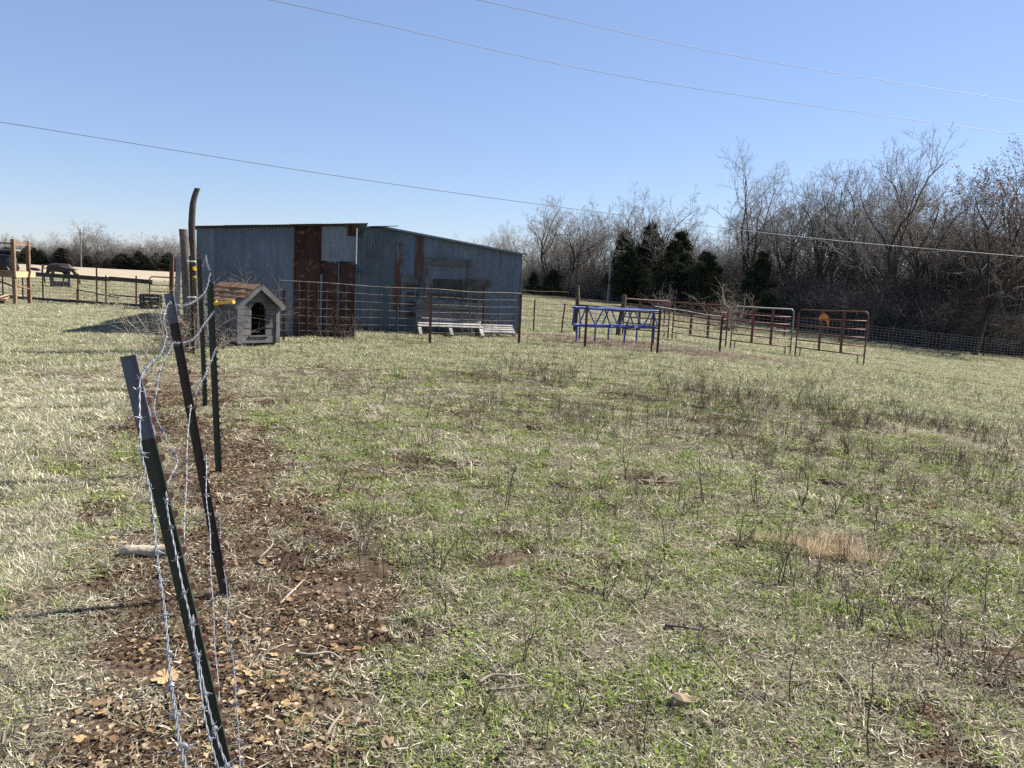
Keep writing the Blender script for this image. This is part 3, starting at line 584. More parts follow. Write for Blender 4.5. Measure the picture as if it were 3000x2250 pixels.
t_post('upright green fence post carrying a long yellow insulator', (-2.198, 5.76, gz(-2.2, 5.76)), (-2.262, 5.76, 1.526), XD, 'post_green', 'post_rust', 0.09, k=1.15)
t_post('dark green fence post with barbed wire at its tip, behind the one with yellow insulator', (-3.43, 8.57, gz(-3.43, 8.57)), (-3.49, 8.57, 1.69), XD, 'post_green', 'post_rust', 0.06, k=1.2)
t_post('slim rusty fence post with white insulators beside tall log', (-5.55, 13.35, gz(-5.55, 13.35)), (-5.60, 13.35, 1.72), XD, 'post_rust', 'rust_dark', 0, k=1.1)
_barb = MB()
def barb_mesh():
    mb = MB()
    for sgn, a0 in ((1, 0.2), (-1, 2.4)):
        c, s = math.cos(a0), math.sin(a0)
        mb.tube([(-0.003 * sgn, -0.013 * c, -0.013 * s), (-0.002 * sgn, 0.0035 * s, -0.0035 * c), (0.002 * sgn, 0.013 * c, 0.013 * s)], [0.0006, 0.0014, 0.0006], 4)
    pts = [(-0.005 + 0.01 * k / 14, 0.0042 * math.cos(k * 0.9), 0.0042 * math.sin(k * 0.9)) for k in range(15)]
    mb.tube(pts, 0.0013, 4)
    return mb.mesh('barb', M['wire'])
BARB = barb_mesh()
def barbed(label, pts, near, seed):
    rnd = random.Random(seed); path = resample(arc_pts(pts, 10), 0.008 if near else 0.016)
    t = bpy.data.objects.new('barbed_wire', None); col.objects.link(t); tag(t, label, 'barbed wire'); org = path[0].copy(); t.location = org
    path = [p - org for p in path]
    rad, off = (0.00125, 0.0014) if near else (0.0014, 0.0015)
    st = []
    a = None; ang = 0.0; strands = [[], []]
    for i, p in enumerate(path):
        tan = (path[min(i + 1, len(path) - 1)] - path[max(i - 1, 0)]).normalized()
        a = tan.orthogonal().normalized() if a is None else (a - tan * a.dot(tan)).normalized(); b = tan.cross(a)
        ang += (0.008 if near else 0.016) / 0.036 * 2 * math.pi * 0.5
        wob = a * math.sin(i * .13 + seed) * .002 + b * math.cos(i * .11) * .002
        for k in (0, 1):
            q = ang + k * math.pi; strands[k].append(p + wob + (a * math.cos(q) + b * math.sin(q)) * off)
    so = [MB().tube(s, rad, 5 if near else 4).build('strand', M['wire'], t, smooth=True) for s in strands]
    L = sum((x - y).length for x, y in zip(path[1:], path[:-1])); s = rnd.uniform(0.02, 0.06); acc = 0.0
    for i in range(1, len(path)):
        acc += (path[i] - path[i - 1]).length
        if acc >= s:
            tan = (path[i] - path[i - 1]).normalized(); m = tan.to_track_quat('X', 'Z').to_matrix().to_4x4() @ Matrix.Rotation(rnd.uniform(0, 6.28), 4, 'X')
            o = link('barb', BARB, so[0]); k = 1.15 if near else 1.25; m = Matrix.Translation(path[i]) @ m @ Matrix.Scale(k, 4); o.matrix_local = m
            s = acc + rnd.uniform(0.10, 0.13)
    return t
WL = dict(
 near_top='barbed wire strand hanging free from the grey tipped leaning post across the big dead leaf', top_12='slack barbed wire looping between the tips of both leaning posts',
 mid_12='barbed wire with a kinked loop behind the grey tipped leaning post', flange='barbed wire running down along the studs of the grey tipped leaning post',
 flange_low='short barbed wire strand crossing the foot of the grey tipped leaning post', low_left='thin barbed wire strand left of the second leaning post',
 low_right='thin low barbed wire strand in front of the second leaning post', base_right='lowest barbed wire strand passing the foot of the second leaning post over dead leaves',
 top_23='sagging barbed wire from second leaning post up to post with yellow insulator', mid_23='second barbed wire up from leaning post to below the yellow insulator',
 low_23='low barbed wire from leaning post to foot of yellow insulator post', top_34='top barbed wire behind the post with yellow insulator',
 mid_34='middle barbed wire behind the post with yellow insulator', low_34='bottom barbed wire behind the post with yellow insulator',
 low_45='lowest barbed wire running on to the tall log post', mid_45='middle barbed wire running on to the tall log post', top_45='top barbed wire running on to the tall log post')
for i, (k, p) in enumerate(WIRES.items()): barbed(WL[k], p, p[0][1] < 3.6 and p[-1][1] < 3.7, i + 3)
# insulators
def insul(label, p0, p1, r, mat, cat='insulator', group=None):
    p0, p1 = Vector(p0), Vector(p1); t = bpy.data.objects.new('fence_insulator', None); col.objects.link(t); tag(t, label, cat, group); t.location = p0
    d = p1 - p0; L = d.length
    MB().tube([d * 0.0, d * 0.08, d * 0.10, d * 0.88, d * 0.9, d], [r * 1.45, r * 1.45, r, r * 0.9, r * 1.4, r * 1.2], 10).build('arm', M[mat], t, smooth=False)
    MB().tube([d * 0.04 + Vector((0, 0, -r * 1.4)), d * 0.04 + Vector((0, 0, r * 2.2))], r * 0.7, 8).build('clip', M[mat], t)
    return t
insul('long yellow plastic insulator on green post before dog house', (-2.235, 5.745, 1.283), (-2.05, 5.62, 1.305), 0.0115, 'yellow')
insul('upper yellow plastic insulator on the split log', (-5.69, 13.5, 1.50), (-5.50, 13.28, 1.51), 0.03, 'yellow')
insul('lower slim yellow plastic insulator on the split log', (-5.68, 13.5, 1.36), (-5.50, 13.28, 1.37), 0.017, 'yellow')
for z, n in ((1.63, 'top'), (1.02, 'lower')):
    t = thing('fence_insulator', '%s white knob insulator on slim rusty post' % n, 'insulator', (-5.585, 13.33, z))
    for s in (-1, 1): MB().tube([(s * 0.02, -0.012, 0), (s * 0.05, -0.02, 0), (s * 0.075, -0.02, 0)], [0.010, 0.015, 0.013], 8).build('knob', M['white_plastic'], t)
    MB().box(-0.03, 0.03, -0.03, -0.02, -0.012, 0.012).build('strap', M['white_plastic'], t)
# log posts
def log(name, label, pts, rad, m, cat):
    rnd = random.Random(len(label)); org = Vector(pts[-1]); P = arc_pts([Vector(p) - org for p in pts], 6); n = 14
    t = bpy.data.objects.new(name, None); col.objects.link(t); tag(t, label, cat); t.location = org
    mb = MB(); vs = []; fs = []
    for i, p in enumerate(P):
        f = i / (len(P) - 1); r = rad[0] * (1 - f) + rad[1] * f
        for k in range(n):
            q = 6.283 * k / n; rr = r * (1 + 0.10 * math.sin(3 * q + 5 * f) + 0.06 * math.sin(7 * q + 2) + rnd.uniform(-.04, .04))
            vs.append(p + Vector((math.cos(q) * rr, math.sin(q) * rr, 0)))
    for i in range(len(P) - 1):
        for k in range(n): fs.append((i * n + k, (i + 1) * n + k, (i + 1) * n + (k + 1) % n, i * n + (k + 1) % n))
    mb.add(vs, fs).build('trunk', M[m], t, smooth=True)
    c = MB(); c.add([P[0] + Vector((0, 0, 0.004))] + [v + (v - P[0]) * 0.0 + Vector((0, 0, 0.002)) for v in vs[:n]], [(0, 1 + k, 1 + (k + 1) % n) for k in range(n)])
    c.build('cut_end', M['cut_end'], t)
    return t
log('log_post', 'tall crooked log post sawn off above the shed roof line', LOG1, (0.048, 0.06), 'log_bark', 'log post')
log('log_post', 'shorter split grey log standing beside the tall crooked log', LOG2, (0.07, 0.085), 'log_split', 'log post')
bp = [Vector(p) for p in BOARDPOST]
o = MB().bar(bp[-1] - bp[-1], bp[0] - bp[-1], 0.10, 0.03, up=(0.3, -0.9, 0)).build('weathered_plank', M['pale_wood_x'], None, loc=bp[-1])
tag(o, 'pale upright weathered plank behind the split log', 'plank')
o = MB().bar((0, 0, 0), (0.05, 0, 1.74), 0.07, 0.05).build('dark_pipe_post', M['rust_dark'], None, loc=(-6.85, 15.3, -0.02))
tag(o, 'dark rusty upright pipe beside the pale weathered plank', 'post')

# ---------------------------------------------------------------- wire panel fence across the middle
def v2(p): return Vector((p[0], p[1], gz(p[0], p[1])))
def wire_panel(label, a, b, ha, hb, nw=9, sp=0.2, m='wire_dull', r=0.004, group='wire fence panels', stays=True, sag=0.015, seed=1):
    a, b = v2(a), v2(b); rnd = random.Random(seed); t = bpy.data.objects.new('wire_panel', None); col.objects.link(t); tag(t, label, 'wire fence', group); t.location = a
    d = b - a; n = max(2, int(d.length / sp)); tops = {}
    ph = rnd.uniform(0, 6)
    wz = lambda f, k: (k / (nw - 1)) * (ha + (hb - ha) * f) + 0.03 - sag * math.sin(f * math.pi) * (k / (nw - 1)) + 0.008 * math.sin(f * 9 + ph + k * .7)
    for k in range(nw):
        zf = (k / (nw - 1)) ** 1.15 * (nw - 1)
        pts = [d * (i / 14) + Vector((0, 0, wz(i / 14, zf))) for i in range(15)]
        MB().tube(pts, r * (1.6 if k == nw - 1 else 1.0), 5).build('wire', M[m], t)
    if stays:
        for i in range(n + 1):
            f = i / n; p = d * f + Vector((rnd.uniform(-.01, .01), -0.004, 0))
            MB().tube([p + Vector((0, 0, wz(f, 0) - 0.02)), p + Vector((rnd.uniform(-.012, .012), 0, wz(f, nw - 1) + 0.005))], r * 0.8, 4).build('stay', M[m], t)
    return t
FA0, FA, FB, FC, FD, FE = (-5.0, 16.35), (-1.95, 17.99), (0.14, 19.43), (1.81, 19.45), (3.50, 19.5), (5.80, 21.62)
wire_panel('wire panel fence in front of the rusty brown patched shed', FA0, FA, 1.34, 1.27, seed=2)
wire_panel('wire panel fence in front of the plank hay rack', FA, FB, 1.27, 1.25, m='wire_dull', r=0.0034, seed=3)
wire_panel('wire panel fence between the shed corner and blue feeder', FB, FC, 1.24, 1.2, m='wire_rusty', r=0.0035, seed=4)
wire_panel('wire panel fence in front of the blue feeder', FC, FD, 1.2, 1.18, m='wire_dull', r=0.0042, seed=5)
wire_panel('wire panel fence from the blue feeder towards the red panels', FD, FE, 1.18, 1.05, m='wire_dull', r=0.0042, seed=6)
def small_post(label, p, h, m, lean=(0, 0), r=0.03, kind='T', seed=0, name='fence_post'):
    b = v2(p)
    if kind == 'T': return t_post(label, b, b + Vector((lean[0], lean[1], h)), (0.9, 0.4, 0), m, 'rust_dark', 0, False, k=1.0 if r < 0.028 else 1.4, bury=0.06)
    return log(name, label, [b + Vector((lean[0], lean[1], h)), b + Vector((lean[0] * .6 + .02, lean[1] * .6, h * .66)), b + Vector((lean[0] * .2 - .015, 0, h * .3)), b + Vector((0, 0, -0.06))], (r * .85, r), m, 'fence post')
small_post('rusty steel post behind the dog house roof', (-5.05, 16.9), 1.16, 'rust_dark', r=0.03)
small_post('red rusty steel post before the plank hay rack', FA, 1.25, 'rust_pipe', r=0.03)
small_post('thin brown steel post beside the shed corner', FB, 1.26, 'rust_dark', r=0.03)
small_post('short dark steel post at the end of the blue feeder', FC, 1.05, 'rust_dark', r=0.03)
small_post('slim dark steel post before the blue feeder', FD, 1.0, 'rust_dark', r=0.026)
small_post('stout brown steel post before the blue feeder', (3.68, 19.62), 1.14, 'rust_dark', r=0.03)
small_post('dark steel post where wire fence meets the red panels', FE, 1.12, 'rust_dark', r=0.03)
# second fence line behind
wire_panel('woven wire fence behind the shed corner running to rough wooden post', (-0.2, 24.4), (2.0, 25.5), 1.28, 1.3, nw=8, sp=0.3, m='wire_rusty', r=0.004, group='wire fence panels', seed=9)
small_post('thin steel post between shed corner and rough wooden post', (0.62, 24.85), 1.02, 'rust_dark', r=0.026)
small_post('leaning thin steel post beside rough wooden post', (1.55, 25.2), 0.95, 'rust_dark', (0.06, 0), r=0.026)
small_post('rough dark wooden post with ragged top left of blue feeder', (2.02, 25.5), 1.56, 'log_bark', (-0.03, 0), r=0.075, kind='W', name='wooden_post')
small_post('leaning rough wooden post behind the blue feeder', (3.45, 25.6), 1.36, 'log_bark', (0.12, 0), r=0.085, kind='W', name='wooden_post')
o = MB().bar((0, 0, 0), (1.5, 0.1, -0.07), 0.08, 0.13).build('wooden_rail', M['dark_wood_x'], None, loc=(2.0, 25.42, 0.84)); tag(o, 'dark wooden rail between two rough posts behind blue feeder', 'rail')
# far woven wire fence in front of the wood
def far_fence(label, pts, h, name='woven_wire_fence', sp=4.0, m='wire_rusty'):
    t = bpy.data.objects.new(name, None); col.objects.link(t); tag(t, label, 'fence'); o = v2(pts[0]); t.location = o
    P = [v2(p) - o for p in pts]; rnd = random.Random(3)
    dense = []
    for a, b in zip(P[:-1], P[1:]):
        n = max(1, int((b - a).length / sp)); dense += [a + (b - a) * i / n for i in range(n)]
    dense.append(P[-1]); dense = [Vector((p.x, p.y, g(p.x + o.x, p.y + o.y) - o.z)) for p in dense]
    for p in dense:
        ln = rnd.uniform(-.05, .05)
        MB().tube([p + Vector((0, 0, -0.1)), p + Vector((ln, 0, h * rnd.uniform(1.0, 1.12)))], 0.042, 6).build('post', M['rust_dark'], t)
    for k in range(8): MB().tube([p + Vector((0, 0, 0.06 + (h - 0.06) * k / 7)) for p in dense], 0.009, 4).build('wire', M[m], t)
    mb = MB()
    for a, b in zip(dense[:-1], dense[1:]):
        n = int((b - a).length / 0.3)
        for i in range(n): q = a + (b - a) * i / n; mb.tube([q + Vector((0, 0, 0.04)), q + Vector((0, 0, h))], 0.0065, 3, cap=False)
    tag(mb.build('stay', M[m], t), kind='stuff')
far_fence('long woven wire fence with steel posts along the foot of the bare wood', [(8.5, 44), (24, 49), (35.4, 53.2), (48, 57)], 1.25, m='wire_far')
# ---------------------------------------------------------------- blue hay feeder
def feeder():
    a = Vector((1.95, 20.3, 0)); b = Vector((4.35, 22.4, 0)); d = b - a; L = 2.62; an = R(24)
    t = thing('blue_hay_feeder', 'blue tubular steel hay feeder behind wire fence', 'hay feeder', (1.86, 20.75, gz(2, 20.8) - 0.03), an)
    W = 0.95
    def loop(z, r, nm, inset=0.0):
        pts = []; rc = 0.34; x0, x1, y0, y1 = inset, L - inset, inset, W - inset
        for cx, cy, s in ((x1 - rc, y1 - rc, 0), (x0 + rc, y1 - rc, 90), (x0 + rc, y0 + rc, 180), (x1 - rc, y0 + rc, 270)):
            for k in range(7): q = R(s + k * 15); pts.append((cx + rc * math.cos(q), cy + rc * math.sin(q), z))
        pts.append(pts[0]); MB().tube(pts, r, 8, cap=False).build(nm, M['blue_paint'], t, smooth=True)
    loop(1.0, 0.026, 'top_rail'); loop(0.52, 0.026, 'lower_rail', 0.04)
    for y, yb in ((0.0, 0.04), (W, W - 0.04)):
        for x in (0.35, 1.1, 1.9):
            MB().tube([(x + 0.22, y, 1.0), (x, yb, 0.52)], 0.02, 6).build('strut', M['blue_paint'], t)
            MB().tube([(x + 0.26, y, 1.0), (x + 0.52, yb, 0.52)], 0.02, 6).build('strut', M['blue_paint'], t)
        for x in (0.38, 1.32, 2.28): MB().tube([(x, yb, 0.53), (x, yb + 0.0, 0.02)], 0.024, 8).build('leg', M['blue_paint'], t)
    for x in (0.0, L):
        for y in (0.36, 0.6): MB().tube([(x, y, 1.0), (abs(x - 0.04), W / 2 + (y - .48) * 2.2, 0.52)], 0.02, 6).build('strut', M['blue_paint'], t)
    for x in (0.05, L - 0.05): MB().tube([(x, W / 2, 0.53), (x, W / 2, 0.02)], 0.026, 8).build('leg', M['blue_paint'], t)
feeder()
# ---------------------------------------------------------------- red corral panels
def corral(label, a, b, ha, hb, cols, seed):
    a, b = v2(a), v2(b); rnd = random.Random(seed); t = bpy.data.objects.new('corral_panel', None); col.objects.link(t); tag(t, label, 'corral panel', 'red corral panels'); t.location = a
    d = b - a; dn = d.normalized(); up = Vector((0, 0, 1)); at = lambda f, z: d * f + up * (z * (ha + (hb - ha) * f))
    cr = 0.12 / d.length
    fp = [at(0.012, -0.01), at(0.012, 0.25), at(0.012, 0.90)] + [at(0.012 + cr * (1 - math.cos(R(q))), 0.90 + 0.10 * math.sin(R(q))) for q in (20, 40, 60, 80, 90)]
    fp += [at(0.5, 1.0 - 0.006)] + [at(0.988 - cr * (1 - math.cos(R(q))), 0.90 + 0.10 * math.sin(R(q))) for q in (90, 80, 60, 40, 20)] + [at(0.988, 0.90), at(0.988, 0.25), at(0.988, -0.01)]
    MB().tube(fp, 0.026, 8).build('frame', M[cols[0]], t, smooth=True)
    for k, z in enumerate((0.20, 0.36, 0.52, 0.67, 0.83)):
        MB().tube([at(0.015, z), at(0.3, z - 0.004), at(0.7, z - 0.008), at(0.985, z)], 0.022, 6).build('rail', M[cols[1]], t, smooth=True)
    for f in (0.34, 0.65): MB().bar(at(f, 0.19) + Vector((0, -0.022, 0)), at(f, 0.99) + Vector((0, -0.022, 0)), 0.085, 0.014, up=(0, 1, 0)).build('upright', M['rust_pipe'], t)
    for f in (0.08, 0.90): MB().tube([at(f, 0.2), at(f, 0.0)], 0.018, 6).build('foot', M[cols[1]], t)
G0, G1, G2, G3, G4 = (3.62, 25.95), (5.32, 26.6), (7.06, 25.6), (9.28, 25.75), (11.36, 24.85)
corral('red pipe corral panel standing behind the blue feeder', G0, G1, 1.25, 1.32, ('rust_pipe', 'rust_pipe'), 1)
corral('red pipe corral panel beside the blue feeder with wire fence before it', (5.4, 26.5), G2, 1.3, 1.40, ('rust_pipe', 'rust_pipe'), 2)
corral('corral panel with bare grey top pipe between red ones', (7.16, 25.55), G3, 1.41, 1.55, ('grey_pipe', 'rust_pipe'), 3)
corral('red corral panel with orange cloth, last of its row', (9.38, 25.7), G4, 1.56, 1.74, ('rust_pipe', 'rust_pipe'), 4)
# orange rag hung on the last panel
mb = MB(); vs = []; fs = []
for i in range(9):
    f = i / 8; q = R(160 - 175 * f); cx, cz = 0.26 * math.cos(q) * 0.7, 0.16 * math.sin(q) - (0.16 * max(0, f - 0.45) * 1.5)
    w = 0.05 + 0.045 * math.sin(f * 3.1) + 0.02 * math.sin(f * 21)
    for yy in (-0.012, 0.012): vs += [(cx, yy + 0.02 * math.sin(i), cz + w), (cx * 0.75, yy + 0.02 * math.sin(i), cz - w)]
for i in range(8):
    q = i * 4; b = q + 4; fs += [(q, q + 1, b + 1, b), (q + 2, b + 2, b + 3, q + 3), (q, b, b + 2, q + 2), (q + 1, q + 3, b + 3, b + 1)]
fs += [(0, 2, 3, 1), (32, 33, 35, 34)]
o = mb.add(vs, fs).build('orange_cloth', M['orange'], None, loc=(10.12, 25.36, 0.73)); tag(o, 'orange cloth scrap hanging on the last red corral panel', 'cloth')
# ---------------------------------------------------------------- wooden platform at the left edge
def platform():
    t = thing('play_platform', 'raised wooden platform with railing posts by the board fence', 'platform', (-16.42, 25.3, 0.0), R(8))
    pw = 0.105
    for x, y, h in ((0, 0, 2.15), (0.02, 0.95, 2.1), (-2.3, 0, 2.15), (-2.3, 0.95, 2.1)):
        MB().box(x - pw / 2, x + pw / 2, y - pw / 2, y + pw / 2, -0.05, h).build('post', M['deck_wood_z'], t)
    MB().box(-2.45, 0.055, -0.10, -0.058, 0.92, 1.11).build('rim_beam', M['deck_wood_x'], t)
    MB().box(0.058, 0.10, -0.10, 1.25, 0.92, 1.11).build('rim_beam', M['yellow_sunlit_wood_x'], t)  # paler wood than the other rims, sunlight on this side put in colour
    MB().box(-2.45, 0.055, 1.21, 1.25, 0.92, 1.11).build('rim_beam', M['deck_wood_x'], t)
    for k in range(10): MB().box(-2.45, 0.057, -0.055 + k * 0.127, 0.06 + k * 0.127, 1.085, 1.118).build('deck_board', M['deck_wood_x'], t)
    MB().box(-2.4, 0.0, -0.02, 0.02, 1.98, 2.03).build('hand_rail', M['deck_wood_x'], t)
    MB().bar((0.0, 0.0, 2.05), (0.02, 0.95, 2.06), 0.04, 0.05).build('hand_rail', M['deck_wood_y'], t)
    MB().bar((0.0, 0.05, 1.98), (0.02, 0.9, 1.99), 0.035, 0.04).build('hand_rail', M['deck_wood_y'], t)
    MB().box(-2.4, -0.05, 0.0, 0.03, 1.55, 1.58).build('cable_rail', M['black'], t)
    MB().bar((-0.95, 0.02, 0.95), (-0.05, 0.02, 0.62), 0.09, 0.04).build('brace', M['deck_wood_x'], t)
    MB().bar((0.0, 0.1, 0.66), (0.02, 0.95, 0.52), 0.09, 0.04).build('brace', M['deck_wood_y'], t)
    MB().bar((0.0, 0.0, -0.0), (0.02, 0.95, 0.0), 0.09, 0.06).build('ground_beam', M['deck_wood_y'], t)
    MB().tube([(-1.2, -0.15, 2.75), (-0.6, -0.12, 1.9), (-0.1, -0.10, 1.14)], 0.028, 8).build('slanting_pole', M['black'], t)
    MB().tube([(-0.75, -0.12, 1.85), (-0.52, -0.1, 1.12)], 0.012, 6).build('rope', M['grey_pipe'], t)
    MB().tube([(-1.3, -0.1, 1.72), (-0.6, -0.1, 1.66), (0.0, -0.07, 1.60)], 0.01, 6).build('rope', M['grey_pipe'], t)
    st = thing('step_block', 'low wooden step with yellow plank top under the platform', 'step', (-17.25, 25.35, 0.0), R(8))
    MB().box(-0.35, 0.5, -0.2, 0.2, -0.03, 0.13).build('base', M['deck_wood_x'], st)
    mb = MB(); mb.add([(-0.42, -0.24, 0.16), (0.55, -0.24, 0.16), (0.52, 0.28, 0.30), (-0.25, 0.28, 0.30), (-0.42, -0.24, 0.19), (0.55, -0.24, 0.19), (0.52, 0.28, 0.33), (-0.25, 0.28, 0.33)], [(0, 3, 2, 1), (4, 5, 6, 7), (0, 1, 5, 4), (1, 2, 6, 5), (2, 3, 7, 6), (3, 0, 4, 7)]).build('tread', M['yellow_sunlit_wood_x'], st)
    MB().box(-0.5, -0.30, -0.05, 0.3, 0.0, 0.62).build('riser', M['black'], st); MB().box(-0.30, -0.12, -0.05, 0.3, 0.2, 0.46).build('riser', M['black'], st)
    ch = thing('covered_grill', 'black covered bundle standing on the wooden platform', 'covered grill', (-17.0, 25.75, 1.118), R(8)); ch.scale = (0.8, 0.8, 0.82)
    mb = MB(); vs = []; n = 16; prof = [(0.0, 0.42), (0.1, 0.46), (0.5, 0.40), (0.66, 0.30), (0.74, 0.22), (0.76, 0.0)]
    for z, r in prof:
        for k in range(n): q = 6.283 * k / n; rr = r * (1 + 0.08 * math.sin(3 * q + z * 5)); vs.append((rr * math.cos(q) * 1.1, rr * math.sin(q) * 0.7, z))
    fs = [(i * n + k, i * n + (k + 1) % n, (i + 1) * n + (k + 1) % n, (i + 1) * n + k) for i in range(len(prof) - 1) for k in range(n)]
    mb.add(vs, fs).build('cover', M['black'], ch, smooth=True)
    MB().box(-0.33, 0.5, -0.25, 0.25, 0.80, 0.86).build('lid_board', M['pale_wood_x'], ch); MB().box(-0.3, 0.45, -0.2, 0.2, 0.73, 0.80).build('lid_frame', M['black'], ch)
    mb = MB(); vs = []; prof = [(-0.45, 0.02), (-0.3, 0.16), (0.0, 0.2), (0.3, 0.17), (0.5, 0.09), (0.58, 0.02)]
    for x, r in prof:
        for k in range(10): q = 6.283 * k / 10; vs.append((x, r * math.cos(q), r * 0.55 * math.sin(q)))
    fs = [(i * 10 + k, i * 10 + (k + 1) % 10, (i + 1) * 10 + (k + 1) % 10, (i + 1) * 10 + k) for i in range(len(prof) - 1) for k in range(10)]
    o = mb.add(vs, fs).build('dark_saucer_seat', M['black'], None, smooth=True, loc=(-16.3, 26.2, 1.2)); o.rotation_euler = (0, R(6), 0); o.scale = (0.36, 0.5, 0.5)
    tag(o, 'flat dark seat jutting out from the wooden platform', 'seat')
platform()
# ---------------------------------------------------------------- board fence, gate and scraps on the left
def left_fence():
    A, B = Vector((-19.6, 28.9, 0)), Vector((-12.65, 26.95, 0)); d = B - A; L = d.length; an = math.atan2(d.y, d.x)
    t = thing('board_wire_fence', 'wire fence with one long dark top board in front of the horse pasture', 'fence', A, an)
    x = 0
    for k in range(4):
        x1 = L * (k + 1) / 4 + 0.02
        MB().bar((L * k / 4, -0.05, 1.0 - 0.01 * k + 0.01 * (k % 2)), (x1, -0.05, 0.98 - 0.015 * k), 0.03, 0.15).build('top_board', M['dark_wood_x'], t)
        MB().bar((L * k / 4, -0.04, 0.10), (x1, -0.04, 0.09), 0.04, 0.10).build('bottom_board', M['dark_wood_x'], t)
    for f, h in ((0.20, 1.1), (0.33, 1.36), (0.55, 1.1), (0.665, 1.32), (0.72, 1.08), (0.90, 1.12), (0.07, 1.2)):
        MB().tube([(L * f, 0.0, -0.1), (L * f + 0.02, 0.0, h)], 0.028, 6).build('post', M['rust_dark'], t)
    for k in range(7): MB().tube([(0, 0.02, 0.14 + k * 0.115), (L, 0.02, 0.13 + k * 0.115)], 0.005, 4).build('wire', M['wire_rusty'], t)
    for i in range(46): xx = L * i / 46; MB().tube([(xx, 0.02, 0.1), (xx, 0.02, 0.9)], 0.004, 3).build('stay', M['wire_rusty'], t)
    for nm, p0, p1, r, lab in (('metal_pipe', (-15.35, 27.0, 0.55), (-13.85, 26.95, 0.33), 0.02, 'thin dark pipe slanting along the board fence'), ('metal_pipe', (-14.1, 26.75, 0.44), (-12.2, 26.7, 0.36), 0.022, 'thin dark pipe lying level against pipe gate')):
        o = MB().tube([(0, 0, 0), Vector(p1) - Vector(p0)], r, 6).build(nm, M['black'], None, loc=p0); tag(o, lab, 'pipe')
    o = MB().tube([(0, 0, 0), (0.02, 0, 0.56)], 0.02, 6).build('metal_stake', M['rust_dark'], None, loc=(-15.35, 26.98, -0.03)); tag(o, 'short stake holding the slanting dark pipe', 'stake')
    gt = thing('pipe_gate', 'rusty tubular pipe gate between board fence and weathered plank', 'gate', (-12.75, 26.9, 0.02), R(-9))
    W = 1.75; fp = [(0, 0, 0.05), (0, 0, 1.0), (0.03, 0, 1.06), (0.1, 0, 1.1), (W - 0.1, 0, 1.1), (W, 0, 1.05), (W, 0, 0.05), (0, 0, 0.05)]
    MB().tube(fp, 0.022, 6).build('frame', M['rust_pipe'], gt)
    for z in (0.25, 0.42, 0.6, 0.82): MB().tube([(0, 0, z), (W, 0, z)], 0.016, 6).build('rail', M['rust_pipe'], gt)
    MB().tube([(W * 0.85, 0, 0.05), (W * 0.85, 0, 1.3)], 0.018, 6).build('upright', M['rust_dark'], gt)
    cr = thing('black_crate', 'black slatted crate tipped beside the pipe gate', 'crate', (-12.45, 26.35, 0.02), R(12))
    for x in (-0.28, 0.28):
        for y in (-0.2, 0.2): MB().box(x - 0.03, x + 0.03, y - 0.03, y + 0.03, -0.03, 0.50).build('corner_post', M['black'], cr)
    for z in (0.05, 0.2, 0.34, 0.47):
        for y in (-0.225, 0.225): MB().box(-0.31, 0.31, y - 0.012, y + 0.012, z - 0.045, z + 0.045).build('slat', M['black'], cr)
        for x in (-0.305, 0.305): MB().box(x - 0.012, x + 0.012, -0.2, 0.2, z - 0.04, z + 0.04).build('slat', M['black'], cr)
    MB().box(-0.27, 0.27, -0.19, 0.19, 0.0, 0.02).build('bottom', M['black'], cr)
left_fence()
# roofed feeder and horse out on the pasture
def roofed_feeder():
    t = thing('roofed_feeder', 'small wooden feeder with a dark roof in front of horse', 'feeder', (-25.9, 44.0, 0), R(20))
    for x in (-0.42, 0.42): MB().box(x - 0.06, x + 0.06, -0.05, 0.05, -0.05, 0.98).build('post', M['grey_wood_z'], t)
    MB().box(-0.48, 0.48, -0.22, -0.19, 0.08, 0.34).build('trough_front', M['grey_wood_x'], t); MB().box(-0.48, 0.48, 0.19, 0.22, 0.08, 0.34).build('trough_back', M['grey_wood_x'], t)
    for x in (-0.5, 0.48): MB().box(x, x + 0.02, -0.22, 0.22, 0.02, 0.34).build('trough_end', M['grey_wood_y'], t)
    MB().box(-0.48, 0.48, -0.19, 0.19, 0.05, 0.08).build('trough_floor', M['grey_wood_x'], t)
    for s in (-1, 1):
        MB().add([(0, -0.45, 1.16), (0, 0.45, 1.16), (s * 0.8, 0.45, 1.02), (s * 0.8, -0.45, 1.02), (0, -0.45, 1.20), (0, 0.45, 1.20), (s * 0.8, 0.45, 1.06), (s * 0.8, -0.45, 1.06)], [(0, 1, 2, 3), (4, 7, 6, 5), (0, 4, 5, 1), (1, 5, 6, 2), (2, 6, 7, 3), (3, 7, 4, 0)]).build('roof_panel', M['dark_roof'], t)
    MB().box(-0.7, 0.7, -0.03, 0.03, 0.98, 1.03).build('roof_beam', M['grey_wood_x'], t)
roofed_feeder()
def skin_mesh(name, verts, edges, radii, root, sub=2):
    me = bpy.data.meshes.new(name); me.from_pydata(verts, edges, []); o = bpy.data.objects.new(name, me); col.objects.link(o)
    sk = o.modifiers.new('skin', 'SKIN'); sk.use_smooth_shade = True
    for i, r in enumerate(radii):
        r = r if isinstance(r, tuple) else (r, r); me.skin_vertices[0].data[i].radius = r
    me.skin_vertices[0].data[root].use_root = True
    sb = o.modifiers.new('sub', 'SUBSURF'); sb.levels = sub; sb.render_levels = sub
    dg = bpy.context.evaluated_depsgraph_get(); dg.update(); m2 = bpy.data.meshes.new_from_object(o.evaluated_get(dg)); m2.name = name
    bpy.data.objects.remove(o); bpy.data.meshes.remove(me)
    return m2
